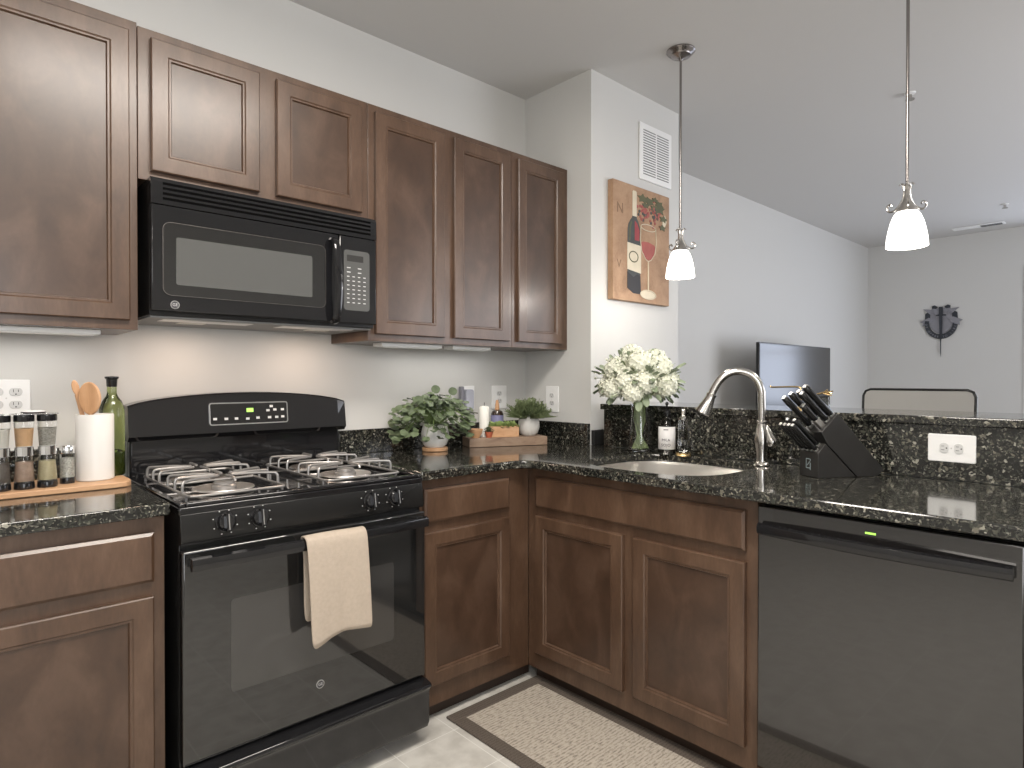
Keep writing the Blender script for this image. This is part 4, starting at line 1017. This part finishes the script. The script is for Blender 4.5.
# grassy plant
p = bp(.327, .074, 0); x, y = p.x, p.y
t = thing('grassy_plant', 'bushy grass-like plant in a round pale stone pot on the brown board', 'potted plant', (x, y, ZC))
put('pot', MB().lathe(x, y, [(0, 0), (.030, 0), (.045, .012), (.0540, .042), (.053, .068), (.045, .096), (.041, .096), (.046, .078), (0, .076)], 36, ZC), 'pot2', t)
put('soil', MB().lathe(x, y, [(0, .0765), (.043, .0765), (.043, .082), (0, .083)], 24, ZC), 'soil', t)
gm = bmesh.new()
for i in range(620):
    a = rnd.uniform(0, 2 * PI); el = rnd.uniform(.18, 1.5); r0 = rnd.uniform(0, .034)
    b0 = Vector((x + r0 * math.cos(a), y + r0 * math.sin(a), ZC + .083))
    L_ = rnd.uniform(.06, .125) * (1 - .12 * math.sin(el)); d = Vector((math.cos(a) * math.cos(el), math.sin(a) * math.cos(el), math.sin(el)))
    e_ = b0 + d * L_
    if e_.x > 1.865: continue
    if e_.y > -.03: continue
    s_ = d.cross(Vector((0, 0, 1)))
    s_ = s_.normalized() * .0028 if s_.length > .01 else Vector((.0028, 0, 0))
    mid = b0 + d * L_ * .55 + Vector((0, 0, .006)); e_ = e_ - Vector((0, 0, .012 * math.cos(el)))
    v = [gm.verts.new(q_) for q_ in (b0 - s_ * .5, b0 + s_ * .5, mid + s_, e_, mid - s_)]
    gm.faces.new(v)
    for k in range(3):
        q_ = b0.lerp(e_, .45 + .2 * k) + Vector((0, 0, .004)); leaf_bm(gm, q_, d + Vector((rnd.uniform(-.8, .8), rnd.uniform(-.8, .8), rnd.uniform(-.2, .7))), Vector((0, 0, 1)), .0038, .017, n=4)
put('foliage', gm, 'leaf2', t, smooth=False)

# ------------------------------------------------------------------ flowers in a vase
x, y = 1.835, -.795
t = thing('glass_vase', 'clear glass vase of water by the bar, holding the white flowers', 'vase', (x, y, .9146))
vp = [(0, 0), (.048, 0), (.051, .003), (.051, .03), (.045, .09), (.038, .14), (.036, .18), (.042, .212), (.0395, .212), (.0335, .18), (.0355, .14), (.0425, .09), (.0485, .03), (.048, .012), (0, .010)]
put('glass_body', MB().lathe(x, y, vp, 40, .9146), 'clear', t)
t = thing('flower_bouquet', 'big bouquet of cream white flowers with grey-green leaves standing in the glass vase', 'flowers', (x, y, .93))
st = MB()
for i in range(28):
    a = rnd.uniform(0, 2 * PI); r0 = rnd.uniform(.010, .040); a2 = a + PI + rnd.uniform(-.6, .6)
    st.tube(catmull([(x + r0 * math.cos(a), y + r0 * math.sin(a), .929), (x + .022 * math.cos(a2 + .5), y + .022 * math.sin(a2 + .5), 1.04), (x + .028 * math.cos(a2), y + .024 * math.sin(a2), 1.125), (x + .08 * math.cos(a2), y + .08 * math.sin(a2), 1.20)], 4), .0027, 6)
put('stems', st, 'pale_stem', t)
def head_bm(c, r, rnd_, n=70):
    bm = bmesh.new()
    for i in range(n):
        zz = 1 - 2 * (i + .5) / n * .92; a = i * 2.39996; rr = math.sqrt(max(0, 1 - zz * zz))
        d = Vector((rr * math.cos(a), rr * math.sin(a), zz)); q_ = c + d * r * rnd_.uniform(.86, 1.05)
        u_ = d.orthogonal().normalized(); v_ = d.cross(u_); th = rnd_.uniform(0, PI)
        for k in range(4):
            b_ = th + k * PI / 2; dr = (u_ * math.cos(b_) + v_ * math.sin(b_)); sd = d.cross(dr); pl_ = r * .30
            vs = [bm.verts.new(q_ + w_) for w_ in (dr * pl_ * .05, dr * pl_ * .55 + sd * pl_ * .42 + d * pl_ * .10, dr * pl_ + d * pl_ * .22 + sd * pl_ * .15, dr * pl_ + d * pl_ * .22 - sd * pl_ * .15, dr * pl_ * .55 - sd * pl_ * .42 + d * pl_ * .10)]
            bm.faces.new(vs)
    mb = MB(); mb.ball(c, r * .82, 12, 8)
    me = bpy.data.meshes.new('core'); mb.bm.to_mesh(me); bm.from_mesh(me); bpy.data.meshes.remove(me)
    return bm
bc = Vector((x - .02, y, 1.230))
heads = [(-.00, -.115, .055, .052), (-.06, -.06, .075, .054), (.05, -.06, .085, .052), (-.02, .01, .10, .056), (.06, .05, .07, .052), (-.07, .06, .05, .052), (-.01, .12, .035, .050),
         (-.10, -.02, .005, .052), (-.08, -.10, -.01, .048), (-.06, .11, -.03, .046), (.00, -.15, -.025, .044), (-.10, .05, -.035, .046), (-.11, -.06, -.050, .044), (.06, -.12, .0, .048), (.08, .0, .03, .05), (.05, .12, -.02, .046), (.03, .155, .005, .036), (.09, -.06, -.04, .042)]
for hx, hy, hz, hr in heads:
    put('flower_head', head_bm(bc + Vector((hx, hy, hz)), hr, rnd), 'petal', t, smooth=False)
lv_ = bmesh.new()
for i in range(230):
    a = rnd.uniform(0, 2 * PI); el = rnd.uniform(-.65, 1.2)
    d = Vector((math.cos(a) * math.cos(el), math.sin(a) * math.cos(el), math.sin(el)))
    q_ = bc + Vector((d.x * .125, d.y * .175, d.z * (.125 if el > 0 else .13))) * rnd.uniform(.75, 1.12 if el < .5 else 1.0)
    L_ = rnd.uniform(.028, .055) * (1 if el < .4 else .7); leaf_bm(lv_, q_, d + Vector((0, 0, -.35 if el < .1 else .2)), Vector((rnd.uniform(-.5, .5), rnd.uniform(-.5, .5), 1)), L_ * .30, L_)
put('leaves', lv_, 'leaf3', t)
tw_ = MB()
for i in range(26):
    a = rnd.uniform(0, 2 * PI); el = rnd.uniform(-.1, .9); d = Vector((math.cos(a) * math.cos(el), math.sin(a) * math.cos(el), math.sin(el)))
    q_ = bc + Vector((d.x * .15, d.y * .215, d.z * .15)); put('bud', MB().ball(q_, .0065, 8, 6), 'petal', t); tw_.tube([bc + d * .06, q_], .0011, 5)
put('twigs', tw_, 'stem', t)

# ------------------------------------------------------------------ soap bottle, glass shaker
x, y = 1.850, -.925
t = thing('soap_bottle', 'dark glass soap bottle with a white paper label behind the sink', 'bottle', (x, y, .9146))
put('body', MB().lathe(x, y, [(0, 0), (.034, 0), (.037, .004), (.037, .122), (.033, .138), (.020, .152), (.014, .160), (.014, .172), (0, .172)], 36, .9146), glass('smoky_glass', (.35, .32, .30), .02), t)
put('soap', MB().lathe(x, y, [(0, .006), (.033, .006), (.0335, .100), (0, .100)], 28, .9146), plain('dark_soap', (.03, .028, .025), .3), t)
LZ0, LZ1 = .9146 + .022, .9146 + .118
lmb = bmesh.new(); va = math.atan2(-2.4482 - y, -.4647 - x); rl = .0375
cols = [(x + rl * math.cos(va + k), y + rl * math.sin(va + k)) for k in [(-1.25 + 2.5 * i / 14) for i in range(15)]]
vv = [(lmb.verts.new((a, b_, LZ0)), lmb.verts.new((a, b_, LZ1))) for a, b_ in cols]
for (a, b_), (c, d) in zip(vv, vv[1:]): lmb.faces.new((a, c, d, b_))
lbl = put('paper_label', lmb, 'label', t); m_ = lbl.modifiers.new('thick', 'SOLIDIFY'); m_.thickness = .0006; m_.offset = 1
nv = Vector((math.cos(va - .1), math.sin(va - .1), 0)); ux = Vector((-nv.y, nv.x, 0)); cc = Vector((x, y, 0)) + nv * .0386
tx = text_bm('MILA', .016, cc + Vector((0, 0, LZ0 + .040)), ux, (0, 0, 1), .0004)
put('label_letters', tx, 'ink', t, smooth=False)
put('label_letters', text_bm('SOJO', .017, cc + Vector((0, 0, LZ0 + .018)), ux, (0, 0, 1), .0004), 'ink', t, smooth=False)
put('label_rule', MB().obox(cc + Vector((0, 0, LZ1 - .012)), ux, (0, 0, 1), nv, .010, .0016, .0004), 'ink', t, smooth=False)
put('collar', MB().lathe(x, y, [(0, .1725), (.0155, .1725), (.0155, .186), (.012, .190), (0, .190)], 20, .9146), 'black_satin', t)
pm = MB().tube([(x, y, 1.104), (x, y, 1.130)], .004, 8); pm.tube([(x, y, 1.130), (x - .012, y - .008, 1.134), (x - .028, y - .018, 1.128)], [.008, .006, .004], 8)
put('pump', pm, 'black_satin', t)
x, y = 1.855, -1.001
t = thing('glass_shaker', 'slim clear glass shaker with a metal cap on a golden coaster behind the sink', 'shaker', (x, y, .9146))
put('coaster', MB().lathe(x, y, [(0, 0), (.031, 0), (.033, .003), (.031, .010), (.022, .014), (0, .014)], 28, .9146), 'gold', t)
put('glass_body', MB().lathe(x, y, [(0, .0145), (.021, .0145), (.023, .018), (.021, .070), (.018, .150), (0, .150)], 28, .9146), 'clear', t)
put('cap', MB().lathe(x, y, [(0, .1503), (.0195, .1503), (.020, .158), (.012, .164), (.009, .172), (.010, .190), (.006, .196), (0, .196)], 24, .9146), 'nickel', t)

# ------------------------------------------------------------------ faucet
x, y = 1.800, -1.369
hd = Vector((-.55, .80, 0)).normalized()
t = thing('faucet', 'brushed nickel gooseneck faucet with pull-down sprayer beside the sink', 'faucet', (x, y, .9146))
put('base', MB().lathe(x, y, [(0, 0), (.030, 0), (.031, .004), (.027, .010), (.020, .014), (.0195, .050), (.0245, .075), (.0265, .095), (.0245, .118), (.019, .145), (.0165, .156), (.019, .159), (.019, .165), (.015, .168), (0, .168)], 32, .9146), 'nickel', t)
def fp(s_, z): return Vector((x, y, z)) + hd * s_
arc = [fp(0, 1.075), fp(0, 1.15), fp(.004, 1.200), fp(.022, 1.238), (fp(.052, 1.260)), fp(.086, 1.266), fp(.120, 1.257), fp(.148, 1.234), fp(.167, 1.205), fp(.176, 1.186)]
put('neck', MB().tube(catmull(arc, 5), .0145, 16), 'nickel', t)
sp = [fp(.175, 1.188), fp(.1775, 1.181), fp(.178, 1.179), fp(.183, 1.168), fp(.195, 1.140), fp(.210, 1.108), fp(.212, 1.104)]
put('spray_head', MB().tube(sp, [.0145, .0145, .0190, .0175, .0235, .0320, .029], 20), 'nickel', t)
put('spray_face', MB().tube([fp(.2118, 1.1045), fp(.2131, 1.1015)], [.022, .021], 20), 'black_matte', t)
# side lever, towards the camera right
ld = Vector((.42, -.90, 0)).normalized()
lp = [Vector((x, y, 1.066)) + ld * .012, Vector((x, y, 1.045)) + ld * .020, Vector((x, y, 1.020)) + ld * .028, Vector((x, y, .998)) + ld * .038, Vector((x, y, .986)) + ld * .050]
put('lever', MB().tube(catmull(lp, 4), [.005, .007, .010, .012, .014, .0155, .017, .0185, .020, .0215, .0225, .0230, .0225, .020, .016, .010, .003], 14), 'nickel', t)

# ------------------------------------------------------------------ knife block
P0 = Vector((1.636, -1.635, .9146)); ka = math.radians(-31); kd = Vector((math.cos(ka), math.sin(ka), 0)); kw = Vector((-math.sin(ka), math.cos(ka), 0))
def kf(s_, z, w_): return P0 + kd * s_ + kw * w_ + Vector((0, 0, z))
BW = .090
M['block'] = plain('black_wood_block', (.022, .021, .020), .42, var=.2)
t = thing('knife_block', 'black slanted knife block on the peninsula counter', 'knife block', P0)
put('front_section', MB().prism([(0, 0), (.143, 0), (.028, .112), (0, .080)], kf, 0, BW), 'block', t, bevel=.0015)
put('rear_section', MB().prism([(.147, 0), (.222, 0), (.250, .020), (.074, .208), (.012, .149), (.031, .1145)], kf, -.001, BW + .001), 'block', t, bevel=.0015)
lg = MB()
M['logo'] = plain('pale_blue_print', (.30, .38, .40), .5)
def lf2(a, b_, d): return P0 + kw * (BW * .52 - a) + Vector((0, 0, .042 + b_)) - kd * d
for (a0, b0, a1, b1) in ((-.010, .016, .010, .016), (.010, .016, .010, .010), (-.010, .016, -.010, -.014), (.008, .008, -.006, -.006), (-.010, -.014, .008, -.014), (.010, .004, .010, -.020)):
    dd = Vector((a1 - a0, b1 - b0)).normalized() ; nn = Vector((-dd.y, dd.x)) * .0011
    lg.prism([(a0 + nn.x, b0 + nn.y), (a1 + nn.x, b1 + nn.y), (a1 - nn.x, b1 - nn.y), (a0 - nn.x, b0 - nn.y)], lf2, -.0002, .0006)
put('maker_mark', lg, 'logo', t, smooth=False)
KD = (kd * -.722 + Vector((0, 0, .692))).normalized()     # direction the handles point
KO = (kd * .692 + Vector((0, 0, .722))).normalized()      # up along the slanted opening
def knife(o_s, o_z, w_, L, hw, ht, label, steel_l=.018, grp=None):
    b0 = kf(o_s, o_z, w_); ht *= 1.38
    t = thing('kitchen_knife', label, 'knife', b0, grp)
    # handle: tapered rounded bar with a rivet cap
    ring = []
    mb = MB()
    for s_, k in ((steel_l, .82), (steel_l + .01, .95), (L * .55, .86), (L * .85, 1.02), (L - .004, .95), (L, .7)):
        ring.append([mb.bm.verts.new(b0 + KD * s_ + KO * (hw * k * math.cos(2 * PI * i / 12)) + kw * (ht * k * math.sin(2 * PI * i / 12))) for i in range(12)])
    for A, B_ in zip(ring, ring[1:]):
        for i in range(12): mb.bm.faces.new((A[i], A[(i + 1) % 12], B_[(i + 1) % 12], B_[i]))
    mb.bm.faces.new(ring[0]); mb.bm.faces.new(ring[-1])
    put('handle', mb, 'black_satin', t)
    put('bolster', MB().obox(b0 + KD * (steel_l * .5), KD, KO, kw, steel_l * .5 + .0008, hw * .80, ht * .7), 'steel', t, bevel=.001)
    put('end_cap', MB().obox(b0 + KD * (L + .0008), KD, KO, kw, .0022, hw * .62, ht * .62), 'steel', t, bevel=.001)
def oS(f): return (.012 + .062 * f, .149 + .059 * f)
big = [(.90, .022, .138, .0118, .0088, 'black-handled chef knife, uppermost in the knife block', .006), (.62, .022, .130, .0115, .0088, 'black-handled slicing knife, just below the uppermost one', .006),
       (.30, .020, .100, .0115, .0085, 'black-handled knife with wide bare steel collar, low on the near side', .034), (.82, .064, .120, .0115, .0085, 'black-handled knife high on the far side of the block', .010),
       (.52, .064, .135, .0112, .0085, 'black-handled knife in the middle of the far side of the block', .010), (.22, .066, .142, .0110, .0082, 'black-handled knife lowest on the far side of the upper block', .010)]
for f_, w_, L, hw, ht, lb_, sl_ in big:
    s_, z_ = oS(f_); knife(s_, z_, w_, L, hw, ht, lb_, sl_)
stk = [(.25, .016, 'nearest side, lower row'), (.25, .036, 'second from near side, lower row'), (.25, .056, 'third from near side, lower row'), (.25, .078, 'far side, lower row'), (.75, .026, 'near side, upper row'), (.75, .062, 'far side, upper row')]
for f_, w_, lb_ in stk:
    knife(.028 * f_, .080 + .032 * f_, w_, .122, .0085, .0062, 'slim steak knife in the front of the block, ' + lb_, .006, 'steak knives in the block')

# ------------------------------------------------------------------ gold things on the bar
ZT_ = 1.1182
t = thing('gold_wire_stand', 'thin gold wire stand on the bar behind the knife block', 'stand', (2.10, -1.385, ZT_))
put('frame', MB().tube(catmull([(2.10, -1.262, 1.208), (2.10, -1.268, 1.203), (2.10, -1.30, 1.2035), (2.10, -1.36, 1.205), (2.10, -1.382, 1.203), (2.10, -1.387, 1.192), (2.10, -1.387, 1.125)], 4), .0035, 8), 'gold', t)
put('foot', MB().lathe(2.10, -1.387, [(0, 0), (.028, 0), (.028, .004), (.006, .008), (0, .008)], 24, ZT_), 'gold', t)
t = thing('gold_branch_holder', 'small glass holder topped with a gold branch on the bar, right of the knives', 'ornament', (2.10, -1.475, ZT_))
put('glass_body', MB().lathe(2.10, -1.478, [(0, 0), (.018, 0), (.020, .003), (.020, .048), (.018, .050), (.017, .048), (.017, .006), (0, .005)], 24, ZT_), glass('grey_glass', (.45, .45, .43), .03), t)
bm_ = MB()
bm_.tube(catmull([(2.10, -1.425, 1.178), (2.10, -1.45, 1.176), (2.10, -1.48, 1.184), (2.10, -1.508, 1.181)], 4), [.004] * 12 + [.002], 8)
for k, (yy, zz) in enumerate(((-1.492, 1.195), (-1.512, 1.190), (-1.505, 1.172), (-1.495, 1.176))):
    bm_.tube([(2.10, -1.474, 1.181), (2.095 + .004 * k, yy, zz)], [.004, .0022], 7)
put('branch', bm_, 'gold', t)
# the branch rests on the rim of the glass
